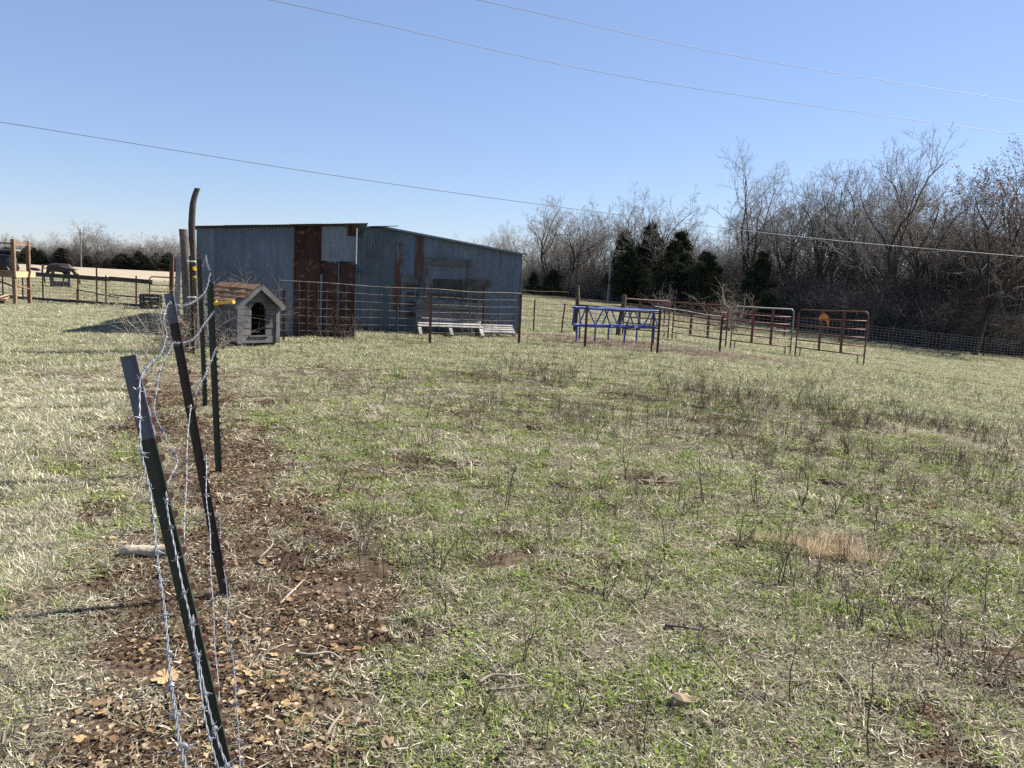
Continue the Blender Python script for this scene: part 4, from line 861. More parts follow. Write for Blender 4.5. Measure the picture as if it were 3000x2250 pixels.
def horse():
    # local: +x forward; grazing with the head down
    V = [(-0.62, 0, 1.02), (-0.35, 0, 1.02), (0.0, 0, 0.98), (0.35, 0, 1.0), (0.55, 0, 1.05), (0.80, 0, 0.86), (1.0, 0, 0.55), (1.10, 0, 0.34), (1.16, 0, 0.12), (1.2, 0, 0.03)]
    Rd = [0.19, 0.25, 0.26, 0.25, 0.21, 0.13, 0.10, 0.095, 0.065, 0.05]
    E = [(i, i + 1) for i in range(9)]
    def leg(root, pts, rr):
        p = root
        for q, r in zip(pts, rr): V.append(q); Rd.append(r); E.append((p, len(V) - 1)); p = len(V) - 1
    for s, dx in ((1, 0.10), (-1, -0.14)):
        leg(1, [(-0.50 + dx * .3, s * 0.15, 0.80), (-0.44 + dx, s * 0.15, 0.66), (-0.66 + dx, s * 0.15, 0.42), (-0.62 + dx, s * 0.15, 0.12), (-0.58 + dx, s * 0.15, 0.03)], [0.13, 0.10, 0.055, 0.042, 0.055])
        leg(3, [(0.42, s * 0.14, 0.72), (0.42 + dx * .6, s * 0.14, 0.44), (0.40 + dx, s * 0.14, 0.12), (0.44 + dx, s * 0.14, 0.03)], [0.11, 0.06, 0.042, 0.055])
    t = thing('horse', 'dark brown horse grazing behind the roofed feeder', 'horse', (-29.9, 50.6, 0.0), R(12)); t.scale = (1.06, 1.06, 1.06)
    me = skin_mesh('body', V, E, Rd, 2); me.materials.append(M['hide']); link('body', me, t)
    MB().tube([(-0.8, 0, 1.08), (-0.9, 0, 0.95), (-0.93, 0, 0.7), (-0.92, 0, 0.42)], [0.03, 0.055, 0.06, 0.01], 7).build('tail', M['black'], t, smooth=True)
    for s in (-1, 1): MB().tube([(1.0, s * 0.05, 0.46), (0.97, s * 0.08, 0.56), (0.96, s * 0.08, 0.62)], [0.03, 0.028, 0.004], 6).build('ear', M['hide'], t)
    MB().add([(0.5, -0.012, 1.26), (0.98, -0.012, 0.66), (0.86, -0.012, 0.6), (0.44, -0.012, 1.1), (0.5, 0.012, 1.26), (0.98, 0.012, 0.66), (0.86, 0.012, 0.6), (0.44, 0.012, 1.1)], [(0, 1, 2, 3), (4, 7, 6, 5), (0, 4, 5, 1), (1, 5, 6, 2), (2, 6, 7, 3), (3, 7, 4, 0)]).build('mane', M['black'], t)
horse()
# ---------------------------------------------------------------- poles and overhead lines
def pole(label, loc, h, r, m, arm):
    t = thing('utility_pole', label, 'utility pole', loc)
    MB().tube([(0, 0, -0.3), (0.02, 0, h * 0.5), (0.0, 0, h)], [r, r * 0.9, r * 0.75], 8).build('shaft', M[m], t)
    if arm:
        MB().box(-0.7, 0.7, -0.08, 0.0, h - 0.9, h - 0.78).build('cross_arm', M[m], t)
    MB().tube([(0, 0, h), (0, 0, h + 0.12)], 0.05, 6).build('top_pin', M['grey_pipe'], t)
pole('pale bare utility pole standing before the dark cedars', (9.75, 82, g(9.75, 82)), 5.3, 0.15, 'pale_wood_x', False)
pole('distant dark utility pole rising above the far tree line', (-104.5, 186, 0), 9.0, 0.17, 'bark_pale', True)
def cable(label, pts, r):
    P = arc_pts(pts, 12); o = P[0].copy(); ob = MB().tube([p - o for p in P], r, 5).build('power_line', M['cable'], None, smooth=True, loc=o); tag(ob, label, 'power line')
def ext(a, b, t): return tuple(np.array(a) + (np.array(b) - np.array(a)) * t)
w1 = [(-1.86, 29.0, 11.42), (10.23, 37.0, 12.26 - 0.1), (27.91, 45.0, 12.81)]
w2 = [(-8.27, 26.0, 10.1), (5.46, 36.0, 10.82 - .1), (28.15, 45.0, 11.02)]
w3 = [(-17.14, 26.0, 5.93), (-7.31, 32.0, 5.43), (3.41, 36.4, 4.92), (15.31, 40.0, 4.42), (28.4, 44.0, 4.26)]
cable('topmost power line crossing the open sky', [ext(w1[0], w1[1], -1.2)] + w1 + [ext(w1[1], w1[2], 2.0)], 0.0125)
cable('second power line crossing the open sky', [ext(w2[0], w2[1], -1.2)] + w2 + [ext(w2[1], w2[2], 2.0)], 0.0125)
cable('low power line passing above the sheds and before the wood', [ext(w3[0], w3[1], -1.2)] + w3 + [ext(w3[3], w3[4], 2.0)], 0.0125)
# ---------------------------------------------------------------- trees
class TB:
    """fast tube collector for branches: numpy frusta"""
    def __init__(s): s.a = []; s.b = []; s.ra = []; s.rb = []
    def seg(s, a, b, ra, rb): s.a.append(tuple(a)); s.b.append(tuple(b)); s.ra.append(ra); s.rb.append(rb)
    def arrays(s, n):
        a = np.array(s.a); b = np.array(s.b); ra = np.array(s.ra); rb = np.array(s.rb); d = b - a; d /= np.linalg.norm(d, axis=1)[:, None] + 1e-9
        ref = np.where(np.abs(d[:, 2:3]) > 0.9, np.array([[1.0, 0, 0]]), np.array([[0, 0, 1.0]]))
        u = np.cross(d, ref); u /= np.linalg.norm(u, axis=1)[:, None]; w = np.cross(d, u); vs = []
        for k in range(n):
            q = 2 * math.pi * k / n; o = u * math.cos(q) + w * math.sin(q); vs.append(a + o * ra[:, None]); vs.append(b + o * rb[:, None])
        v = np.stack(vs, 1).reshape(-1, 3); base = np.arange(len(a))[:, None] * (2 * n); fs = []
        for k in range(n): k2 = (k + 1) % n; fs.append(base + np.array([[2 * k, 2 * k2, 2 * k2 + 1, 2 * k + 1]]))
        return v, np.stack(fs, 1).reshape(-1, 4)
    def mesh(s, name, mat, n=3, smooth=True):
        v, f = s.arrays(n); me = np_mesh(name, v, f); me.materials.append(mat); me.polygons.foreach_set('use_smooth', np.ones(len(f), bool)); return me
def grow_tree(seed, H=11, r0=0.16, fork=0.35, spread=0.55, limbs=6, nsub=(7, 6, 5), gnarl=0.17, rmin=0.0075, droop=0.0, leaf=0.0):
    rnd = random.Random(seed); big, small = TB(), TB(); leaves = []
    def vec(): return Vector((rnd.gauss(0, 1), rnd.gauss(0, 1), rnd.gauss(0, 1)))
    def branch(p, d, L, r, level, nseg):
        pts = [p]; rr = [r]; q = p.copy(); dd = d.normalized()
        for i in range(nseg):
            dd = (dd + vec() * gnarl + Vector((0, 0, 0.065 - droop * level * .1))).normalized(); q2 = q + dd * (L / nseg); rn = max(rmin, r * (1 - 0.72 * (i + 1) / nseg))
            (big if level < 2 else small).seg(q, q2, rr[-1], rn); q = q2; pts.append(q.copy()); rr.append(rn)
        if leaf and level == 4 and rnd.random() < leaf: leaves.append(q.copy())
        if level >= 4: return
        n = nsub[level - 1] if level >= 1 else limbs
        for k in range(n):
            f = (0.25 + 0.75 * (k + rnd.random()) / n) if level >= 1 else 0
            i = min(int(f * nseg), nseg - 1); t = f * nseg - i; b = pts[i].lerp(pts[i + 1], t); dl = (pts[i + 1] - pts[i]).normalized()
            side = vec(); side = (side - dl * side.dot(dl)).normalized(); sp = spread * rnd.uniform(0.7, 1.35)
            cd = dl * math.cos(sp) + side * math.sin(sp) + Vector((0, 0, 0.06))
            branch(b, cd, L * rnd.uniform(0.42, 0.62) * (1.05 - 0.45 * f), max(rmin, rr[i] * 0.66), level + 1, (5, 4, 3, 2)[min(level, 3)])
    # trunk
    p = Vector((0, 0, -0.2)); d = Vector((rnd.gauss(0, .05), rnd.gauss(0, .05), 1)); r = r0; pts = [p]; rs = [r0 * 1.25]
    fh = H * fork; n = 6
    for i in range(n):
        d = (d + vec() * 0.045).normalized(); p2 = p + d * (fh + 0.2) / n; rn = r0 * (1 - 0.25 * (i + 1) / n); big.seg(p, p2, rs[-1], rn); p = p2; pts.append(p.copy()); rs.append(rn)
    lead = H - fh
    for k in range(limbs):
        az = 2 * math.pi * (k + rnd.random() * 0.7) / limbs; sp = spread * rnd.uniform(0.35, 1.0) if k else 0.08
        i = n - (0 if k < 3 else rnd.randint(0, 2)); b = pts[i]
        branch(b, Vector((math.cos(az) * math.sin(sp), math.sin(az) * math.sin(sp), math.cos(sp))), lead * (1.0 if k == 0 else rnd.uniform(0.72, 0.98)), rs[i] * (0.75 if k < 2 else 0.55), 1, 7)
    return big, small, leaves
VAR = []
SPEC = [dict(seed=1, H=12, r0=.17, fork=.34, spread=.82, limbs=7), dict(seed=2, H=11, r0=.14, fork=.42, spread=.70, limbs=6), dict(seed=3, H=13, r0=.17, fork=.38, spread=.74, limbs=7, gnarl=.19),
        dict(seed=4, H=10, r0=.13, fork=.36, spread=.90, limbs=7, gnarl=.2), dict(seed=5, H=12, r0=.15, fork=.42, spread=.72, limbs=6), dict(seed=6, H=13, r0=.18, fork=.26, spread=.74, limbs=8, leaf=.5), dict(seed=7, H=9, r0=.09, fork=.34, spread=.75, limbs=5)]
for s in SPEC:
    H = s['H']; b, sm, lv = grow_tree(**s)
    bm = b.mesh('trunk', M['bark'], 6); cm = sm.mesh('crown', M['twig_grey'], 3); lm = None
    if lv:
        rnd = random.Random(1); vs = []; fs = []
        for p in lv:
            for k in range(5):
                c = p + Vector((rnd.gauss(0, .10), rnd.gauss(0, .10), rnd.gauss(0, .12))); a = Vector((rnd.gauss(0, 1), rnd.gauss(0, 1), rnd.gauss(0, 1))).normalized() * 0.06; q = a.orthogonal().normalized() * 0.05
                n = len(vs); vs += [c - a, c + q, c + a, c - q]; fs.append((n, n + 1, n + 2, n + 3))
        mb = MB(); mb.add(vs, fs); lm = mb.mesh('dry_leaves', leaf_material('brown_tree_leaf', (0.17, 0.095, 0.05), 0.3))
    VAR.append((H, bm, cm, lm))
TREE_N = 0
def tree(label, v, x, y, h, rz=0.0, group=None, wide=1.0, leaves=False):
    H, bm, cm, lm = VAR[v]; t = thing('bare_tree', label, 'tree', (x, y, g(x, y)), rz, group); s = h / H; t.scale = (s * wide, s * wide, s)
    link('trunk', bm, t); link('crown', cm, t)
    if lm and leaves: link('dry_leaves', lm, t)
rt = random.Random(77)
for lab, v, x, y, h, w in (
    ('tall bare tree with rounded crown behind the shed roof corner', 1, 3.6, 100, 11.8, 1.1), ('slender bare twin trunked tree left of the pale utility pole', 4, 6.2, 96, 10.9, 1.0),
    ('pale bare tree rising above the dark cedars', 3, 12.6, 88, 11.4, 1.0), ('bare tree with forked crown behind the tallest cedar', 4, 15.6, 82, 11.3, 1.0),
    ('broad bare tree with windswept fine twigs spreading above the red panels', 0, 20.0, 68, 12.4, 1.15),
    ('middling bare tree with narrow dark crown between two taller ones', 1, 24.3, 62, 11.0, 0.95),
    ('tall bare tree with open fan of branches above the wire fence', 2, 24.9, 54.5, 12.9, 1.0), ('slim tall bare tree in front of the right hand wood', 4, 27.6, 56, 12.8, 0.9),
    ('tallest bare tree with dark straight trunk', 2, 29.6, 55.5, 13.2, 0.9)):
    tree(lab, v, x, y, h, rt.uniform(0, 6.28), None, w)
tree('big spreading bare tree keeping clusters of brown dead leaves', 5, 31.6, 52.8, 12.6, 1.1, None, 1.1, True)
tree('second bare tree with brown dead leaves at the edge of the wood', 5, 36.2, 56, 13.0, 3.4, None, 1.0, True)
# the wood behind: trees that only their place tells apart
edge = [(-12, 152), (-3, 138), (3, 104), (9, 94), (14, 84), (18, 74), (22, 64), (26, 58), (31, 56), (37, 58), (45, 61), (56, 64)]
def edge_pt(f):
    f *= len(edge) - 1; i = min(int(f), len(edge) - 2); t = f - i; a, b = edge[i], edge[i + 1]; return a[0] + (b[0] - a[0]) * t, a[1] + (b[1] - a[1]) * t
for k in range(26):
    x, y = edge_pt(.52 + .48 * rt.random()); dp = rt.uniform(0, 9); a = math.atan2(y, x); x += math.cos(a) * dp; y += math.sin(a) * dp
    tree('tall dark trunked bare tree of the wood ' + ('behind the red corral panels' if x / y < .42 else 'behind the long woven wire fence'), rt.choice([0, 2, 4, 1]), x, y, rt.uniform(10.0, 12.4), rt.uniform(0, 6.28), 'tall trees of the wood', rt.uniform(.9, 1.15))
def wood_label(x, y):
    q = x / y
    return 'grey bare tree in the dense wood ' + ('behind the shed roof corner' if q < .09 else 'around the cedars and pale utility pole' if q < .22 else 'behind the red corral panels' if q < .42 else 'behind the long woven wire fence')
for k in range(105):
    x, y = edge_pt(rt.random() ** 0.8); dp = rt.uniform(1, 22); a = math.atan2(y, x); x += math.cos(a) * dp; y += math.sin(a) * dp
    tree(wood_label(x, y), rt.choice([0, 1, 2, 3, 4, 6]), x, y, rt.uniform(7.2, 10.4), rt.uniform(0, 6.28), 'bare trees of the wood', rt.uniform(0.9, 1.2))
# cedars
def cedar_mesh(seed, H=6.0, W=1.9, n=15000):
    rnd = np.random.default_rng(seed); nc = 70
    t = rnd.random(nc) ** 0.9; zc = 0.4 + t * (H - 0.7); az = rnd.random(nc) * 6.283
    prof = W * np.clip(1 - t, 0, 1) ** 0.62 * np.clip(0.6 + t * 1.6, 0, 1) * rnd.uniform(0.35, 1.12, nc)
    cc = np.stack([prof * np.cos(az), prof * np.sin(az), zc], 1); cr = W * (0.16 + 0.26 * (1 - t)) * rnd.uniform(0.7, 1.3, nc)
    ci = rnd.integers(0, nc, n); o = cc[ci] + rnd.normal(0, 1, (n, 3)) * cr[ci][:, None] * np.array([[.42, .42, .36]])
    o[:, 2] = np.clip(o[:, 2], 0.1, H + .2)
    d = np.stack([np.cos(az[ci]), np.sin(az[ci]), 0.75 + 0 * az[ci]], 1) * .7 + rnd.normal(0, 0.55, (n, 3)); d /= np.linalg.norm(d, axis=1)[:, None]; s = rnd.uniform(0.07, 0.19, n)[:, None]
    u = np.cross(d, rnd.normal(0, 1, (n, 3))); u /= np.linalg.norm(u, axis=1)[:, None]
    v = np.stack([o - u * s * 0.34, o + u * s * 0.34, o + d * s], 1).reshape(-1, 3)
    cl = rnd.uniform(.7, 1.35, nc)[ci][:, None]; br = (rnd.random(nc) < .22)[ci][:, None]
    b = (np.array([[0.020, 0.029, 0.017]]) + rnd.random((n, 1)) * np.array([[0.024, 0.030, 0.019]])) * cl + br * np.array([[0.035, 0.022, 0.008]])
    f = np.arange(len(v)).reshape(-1, 3); me = np_mesh('foliage', v, f); c4 = np.concatenate([np.repeat(b, 3, 0), np.ones((len(v), 1))], 1)
    a = me.color_attributes.new('Col', 'FLOAT_COLOR', 'POINT'); a.data.foreach_set('color', c4.astype(np.float32).ravel()); me.materials.append(M['cedar']); return me
CED = [cedar_mesh(s, 6.0, w) for s, w in ((1, 1.8), (2, 2.4), (3, 1.5))]
cst = MB().tube([(0, 0, -0.2), (0.03, 0, 2), (0, 0, 5.6)], [0.14, 0.10, 0.02], 6).mesh('trunk', M['bark'])
def cedar(label, v, x, y, h, rz=0, group=None, w=1.0):
    t = thing('cedar_tree', label, 'cedar tree', (x, y, g(x, y)), rz, group); s = h / 6.0; t.scale = (s * w, s * w, s); link('trunk', cst, t); link('foliage', CED[v], t)
for lab, v, x, y, h, w in (('tall dark cedar with ragged pointed top behind blue feeder', 0, 14.9, 72, 7.4, 1.0), ('broad dark green cedar beside the tall ragged one', 1, 13.6, 70, 5.4, 1.1),
    ('brownish cedar behind the pale utility pole', 2, 12.0, 88, 8.2, 1.0), ('cedar with twiggy brown top behind the tall ragged one', 2, 14.2, 84, 9.0, 1.0),
    ('low dark cedar at the foot of the wood near shed corner', 1, 4.6, 98, 3.4, 1.2), ('small round cedar beside the low dark one', 2, 2.2, 100, 3.0, 1.5),
    ('dark cedar behind the pale brush pile', 0, 19.4, 62, 5.8, 1.0), ('wide cedar between brush pile and blue feeder', 1, 16.4, 68, 5.6, 1.0), ('dark low cedar left of the tall ragged one', 1, 12.3, 80, 4.6, 1.2),
    ('squat cedar between the tall ragged one and the brush pile', 1, 17.4, 70, 4.6, 1.25), ('loose olive cedar leaning on the broad dark one', 0, 14.4, 69, 4.4, 1.5), ('thin cedar standing just right of the pale utility pole', 2, 11.4, 80, 6.2, 1.2)):
    cedar(lab, v, x, y, h, rt.uniform(0, 6), None, w)
# far tree line on the left
fl = [(-175, 225), (-140, 212), (-105, 192), (-78, 180), (-50, 172), (-25, 160), (-10, 152)]
def fl_pt(f):
    f *= len(fl) - 1; i = min(int(f), len(fl) - 2); t = f - i; a, b = fl[i], fl[i + 1]; return a[0] + (b[0] - a[0]) * t, a[1] + (b[1] - a[1]) * t
for k in range(56):
    x, y = fl_pt(rt.random()); y += rt.uniform(3, 18)
    tree('small bare tree in the far tree line ' + ('between wooden platform and distant pole' if x / y < -.56 else 'between distant pole and log posts' if x / y < -.42 else 'behind the sheds'), rt.choice([1, 3, 4, 6]), x, y, rt.uniform(6.0, 8.6), rt.uniform(0, 6), 'bare trees of the far line', rt.uniform(1.0, 1.4))
tree('taller bare tree standing out of the far tree line', 0, -113, 203, 10.6, 1, None, 1.5); tree('second taller bare tree in the far line beside the distant pole', 3, -108, 201, 10.2, 2, None, 1.5)
for k in range(46):
    x, y = fl_pt(0.08 + 0.66 * rt.random()); y += rt.uniform(-1, 4)
    cedar('dark round cedar on the far edge of tan field ' + ('between wooden platform and distant pole' if x / y < -.56 else 'between distant pole and log posts'), rt.choice([0, 1, 1, 2]), x, y, rt.uniform(2.2, 4.8), rt.uniform(0, 6), 'cedars of the far line', rt.uniform(1.2, 2.2))
# ---------------------------------------------------------------- scattered ground cover
def blades(rng, n, rad, hmin, hmax, lean0, lean1, wid, cols, curl=0.5, z0=0.0):
    """n bent blades in a disc; returns verts, tris, colours"""
    az = rng.random(n) * 6.283; r = rad * np.sqrt(rng.random(n)); bx, by = r * np.cos(az), r * np.sin(az)
    ha = rng.random(n) * 6.283; L = rng.uniform(hmin, hmax, n); ln = np.radians(rng.uniform(lean0, lean1, n)); cu = ln + rng.uniform(-0.2, 1, n) * curl
    b = np.stack([bx, by, rng.random(n) * z0], 1)
    def dirv(l): return np.stack([np.cos(ha) * np.sin(l), np.sin(ha) * np.sin(l), np.cos(l)], 1)
    tw = ha + rng.normal(0, 0.5, n)
    side = np.stack([-np.sin(tw), np.cos(tw), rng.normal(0, .25, n)], 1) * (wid * rng.uniform(0.6, 1.4, n))[:, None]
    m = b + dirv(ln) * (L * 0.5)[:, None]; t = m + dirv(np.minimum(cu, 1.75)) * (L * 0.5)[:, None]; t[:, 2] = np.maximum(t[:, 2], 0.002)
    v = np.stack([b - side, b + side, m - side * .8, m + side * .8, t], 1).reshape(-1, 3)
    q = np.arange(n)[:, None] * 5; f = np.concatenate([q + [[0, 1, 3]], q + [[0, 3, 2]], q + [[2, 3, 4]]])
    ci = rng.integers(0, len(cols), n); c = np.array(cols)[ci] * rng.uniform(0.5, 1.35, (n, 1)); c = np.repeat(c, 5, 0)
    return v, f, c
def merge(parts):
    vs, fs, cs, o = [], [], [], 0
    for v, f, c in parts: vs.append(v); fs.append(f + o); cs.append(c); o += len(v)
    return np.concatenate(vs), np.concatenate(fs), np.concatenate(cs)
def leaves_p(rng, n, rad, s0, s1, cols):
    vs, fs, cs = [], [], []
    for i in range(n):
        r = rad * math.sqrt(rng.random()); a = rng.random() * 6.283; c = np.array([r * math.cos(a), r * math.sin(a), rng.uniform(0.004, 0.02)]); s = rng.uniform(s0, s1); h = rng.random() * 6.283
        u = np.array([math.cos(h), math.sin(h), rng.uniform(-.35, .35)]) * s; w = np.array([-math.sin(h), math.cos(h), rng.uniform(-.35, .35)]) * s * rng.uniform(.45, .8); k = np.array([0, 0, s * rng.uniform(0.05, .4)])
        q = len(vs); vs += [c - u, c - u * .2 + w + k, c + u, c + u * .1 - w + k, c]; fs += [(q, q + 4, q + 1), (q + 1, q + 4, q + 2), (q + 2, q + 4, q + 3), (q + 3, q + 4, q)]
        cc = np.array(cols[rng.integers(len(cols))]) * rng.uniform(0.75, 1.2); cs += [cc] * 5
    return np.array(vs), np.array(fs), np.array(cs)
def stems_p(seed, n, h, r, branchy, colr):
    rnd = random.Random(seed); tb = TB()
    for i in range(n):
        p = Vector((rnd.gauss(0, .03), rnd.gauss(0, .03), -0.01)); d = Vector((rnd.gauss(0, .3), rnd.gauss(0, .3), 1)).normalized(); L = h * rnd.uniform(.5, 1.1); q = p
        for k in range(4):
            d = (d + Vector((rnd.gauss(0, .16), rnd.gauss(0, .16), .05))).normalized(); e = q + d * L / 4; tb.seg(q, e, r * (1 - .2 * k), r * (.8 - .2 * k) + r * .1)
            for j in range(branchy if k else 0):
                if rnd.random() < .7:
                    b = q.lerp(e, rnd.random()); bd = (d + Vector((rnd.gauss(0, .6), rnd.gauss(0, .6), .2))).normalized(); m = b + bd * L * rnd.uniform(.1, .22); tb.seg(b, m, r * .5, r * .35)
                    bd = (bd + Vector((rnd.gauss(0, .3), rnd.gauss(0, .3), .3))).normalized(); tb.seg(m, m + bd * L * rnd.uniform(.06, .16), r * .35, r * .2)
            q = e
    v, f = tb.arrays(3); f = np.concatenate([f[:, [0, 1, 2]], f[:, [0, 2, 3]]]); c = np.tile(np.array([colr]), (len(v), 1)) * np.random.default_rng(seed).uniform(.75, 1.25, (len(v), 1)); return v, f, c
def scatter(name, label, protos, pts, rot, scl, pick, mat):
    v, f, _ = merge(protos); c = np.concatenate([p[2] for p in protos]); kind = np.concatenate([np.full(len(p[0]), i) for i, p in enumerate(protos)])
    nP = len(pts); allv = np.concatenate([v, pts]); me = np_mesh(name, allv, f)
    def at(nm, typ, data, field):
        a = me.attributes.new(nm, typ, 'POINT'); a.data.foreach_set(field, np.ascontiguousarray(data).ravel())
    pad = len(v)
    at('kind', 'INT', np.concatenate([kind, np.full(nP, -1)]).astype(np.int32), 'value'); at('pick', 'INT', np.concatenate([np.zeros(pad), pick]).astype(np.int32), 'value')
    at('scl', 'FLOAT_VECTOR', np.concatenate([np.ones((pad, 3)), scl if scl.ndim == 2 else np.repeat(scl[:, None], 3, 1)]).astype(np.float32), 'vector'); at('rot', 'FLOAT_VECTOR', np.concatenate([np.zeros((pad, 3)), rot]).astype(np.float32), 'vector')
    at('Col', 'FLOAT_COLOR', np.concatenate([np.concatenate([c, np.ones((pad, 1))], 1), np.ones((nP, 4))]).astype(np.float32), 'color')
    me.materials.append(mat); o = link(name, me); tag(o, label, name.replace('_', ' '), kind='stuff')
    ng = bpy.data.node_groups.new(name + '_scatter', 'GeometryNodeTree'); ng.interface.new_socket('Geometry', in_out='INPUT', socket_type='NodeSocketGeometry'); ng.interface.new_socket('Geometry', in_out='OUTPUT', socket_type='NodeSocketGeometry')
    N = ng.nodes.new; Lk = ng.links.new; gi, go = N('NodeGroupInput'), N('NodeGroupOutput')
    def attr(nm, t): n = N('GeometryNodeInputNamedAttribute'); n.data_type = t; n.inputs[0].default_value = nm; return n.outputs['Attribute']
    kd = attr('kind', 'INT'); cmp = N('FunctionNodeCompare'); cmp.data_type = 'INT'; cmp.operation = 'GREATER_EQUAL'; Lk(kd, cmp.inputs[2]); cmp.inputs[3].default_value = 0
    sg = N('GeometryNodeSeparateGeometry'); sg.domain = 'POINT'; Lk(gi.outputs[0], sg.inputs[0]); Lk(cmp.outputs[0], sg.inputs[1])
    si = N('GeometryNodeSplitToInstances'); si.domain = 'POINT'; Lk(sg.outputs[0], si.inputs[0]); Lk(kd, si.inputs['Group ID'])
    ip = N('GeometryNodeInstanceOnPoints'); Lk(sg.outputs[1], ip.inputs['Points']); Lk(si.outputs[0], ip.inputs['Instance']); ip.inputs['Pick Instance'].default_value = True
    Lk(attr('pick', 'INT'), ip.inputs['Instance Index']); Lk(attr('scl', 'FLOAT_VECTOR'), ip.inputs['Scale'])
    er = N('FunctionNodeEulerToRotation'); Lk(attr('rot', 'FLOAT_VECTOR'), er.inputs[0]); Lk(er.outputs[0], ip.inputs['Rotation'])
    Lk(ip.outputs[0], go.inputs[0]); md = o.modifiers.new('scatter', 'NODES'); md.node_group = ng
    return o
rg = np.random.default_rng(12)
STRAW = [(0.55, 0.50, 0.37), (0.68, 0.63, 0.49), (0.45, 0.40, 0.29), (0.33, 0.285, 0.20)]
GREYS = [(0.30, 0.255, 0.19), (0.40, 0.35, 0.265), (0.19, 0.155, 0.11)]
GREEN = [(0.235, 0.30, 0.075), (0.31, 0.365, 0.11), (0.155, 0.21, 0.055)]
OLIVE = [(0.36, 0.375, 0.185), (0.44, 0.445, 0.235), (0.27, 0.29, 0.135)]
BROWN = [(0.14, 0.092, 0.055), (0.20, 0.14, 0.085), (0.09, 0.06, 0.038)]
protos = [
 merge([blades(rg, 46, .085, .02, .07, 55, 88, .0022, STRAW + STRAW + GREYS, .5, .014), blades(rg, 10, .08, .015, .045, 10, 60, .0019, STRAW)]),                     # 0 dead litter
 merge([blades(rg, 22, .085, .015, .05, 10, 70, .0028, GREEN + OLIVE, .9), blades(rg, 26, .085, .02, .065, 50, 88, .0022, STRAW + GREYS, .5, .012)]),        # 1 mix
 merge([blades(rg, 44, .08, .02, .06, 5, 65, .0027, GREEN + GREEN + OLIVE, 1.0), blades(rg, 10, .08, .02, .06, 50, 88, .0015, STRAW)]),                    # 2 green
 merge([blades(rg, 40, .07, .10, .24, 5, 50, .0016, STRAW, .9), blades(rg, 20, .08, .04, .10, 30, 80, .0015, STRAW)]),                                       # 3 tall straw
 merge([blades(rg, 60, .09, .03, .072, 30, 85, .0018, STRAW + STRAW + STRAW + GREYS + OLIVE, .8, .01)]),                                                                     # 4 dry lawn
 merge([blades(rg, 16, .085, .015, .05, 60, 89, .0017, BROWN + GREYS, .4, .01), blades(rg, 8, .085, .01, .03, 10, 60, .0015, OLIVE), leaves_p(rg, 5, .08, .006, .014, BROWN)]),   # 5 soil bits
 merge([leaves_p(rg, 34, .08, .006, .015, GREEN), blades(rg, 10, .07, .015, .04, 10, 50, .0015, OLIVE)]),                                                     # 6 low broad leaves
 merge([blades(rg, 70, .09, .03, .085, 8, 60, .0018, OLIVE + STRAW + GREEN, .9), blades(rg, 24, .09, .03, .08, 50, 88, .0016, STRAW, .5, .01)]),              # 7 far mix
]
def clods(rng, n, rad):
    vs, fs, cs = [], [], []
    for i in range(n):
        r = rad * math.sqrt(rng.random()); a = rng.random() * 6.283; c = np.array([r * math.cos(a), r * math.sin(a), .002]); s = rng.uniform(.004, .014); q = len(vs)
        for k in range(5): b = a + 6.283 * k / 5; vs.append(c + np.array([math.cos(b), math.sin(b), rng.uniform(-.2, .3)]) * s * rng.uniform(.7, 1.2))
        vs.append(c + np.array([rng.uniform(-.3, .3), rng.uniform(-.3, .3), rng.uniform(.6, 1.0)]) * s); fs += [(q + k, q + (k + 1) % 5, q + 5) for k in range(5)]; cs += [np.array([.10, .067, .045]) * rng.uniform(.5, 1.7)] * 6
    return np.array(vs), np.array(fs), np.array(cs)
protos.append(merge([clods(rg, 34, .10), blades(rg, 10, .09, .015, .05, 60, 89, .0014, BROWN + GREYS, .4, .01)]))          # 8 clods
def sample(n, y0, y1, ex, wmul=0.80, wadd=1.2):
    u = rg.random(n); y = (y0 ** ex + u * (y1 ** ex - y0 ** ex)) ** (1 / ex); x = rg.uniform(-1, 1, n) * (y * wmul + wadd); return x, y
def blocked(x, y):
    b = np.zeros(len(x), bool)
    u = (x - SH.x) * CO + (y - SH.y) * SI; v = -(x - SH.x) * SI + (y - SH.y) * CO
    b |= (u > -0.02) & (u < 3.58) & (v > 0.0) & (v < 3); b |= (u > -0.2) & (u < 8.36) & (v > 2.86) & (v < 7.65)
    a = R(47); dx, dy = x + 5.12, y - 15.35; p, q = dx * math.cos(a) + dy * math.sin(a), -dx * math.sin(a) + dy * math.cos(a)
    return b | ((abs(p) < .46) & (q > 0) & (q < 1.45))
x1_, y1_ = sample(40000, 1.5, 9, 0.75); x2_, y2_ = sample(34000, 8, 30, 0.55); x3_, y3_ = sample(13000, 28, 75, 0.4, .78, 2)
gx = np.concatenate([x1_, x2_, x3_]); gy = np.concatenate([y1_, y2_, y3_]); k = ~blocked(gx, gy) & (gy - 0.1 * gx < 80); gx, gy = gx[k], gy[k]
gr = np.sqrt(gx ** 2 + gy ** 2); so, hy = soil_np(gx, gy); gn = green_np(gx, gy); lw = lawn_np(gx, gy); rn = rg.random(len(gx)); rn2 = rg.random(len(gx))
fine = fbm(gx * 4.2, gy * 4.2, 71, 3)
pick = np.where(rn < gn * 0.5 + 0.12, np.where(rn2 < 0.42, 1, np.where(rn2 < 0.72, 2, 6)), np.where(rn2 < 0.78, 0, 1))
pick = np.where((lw > 0.5) & (rn < 0.78), 4, pick); pick = np.where((lw > .5) & (rn > .9), 2, pick)
pick = np.where(so > rg.random(len(gx)) * 0.9 + 0.12, np.where(rn2 < 0.36, 5, np.where(rn2 < .82, 8, 0)), pick)
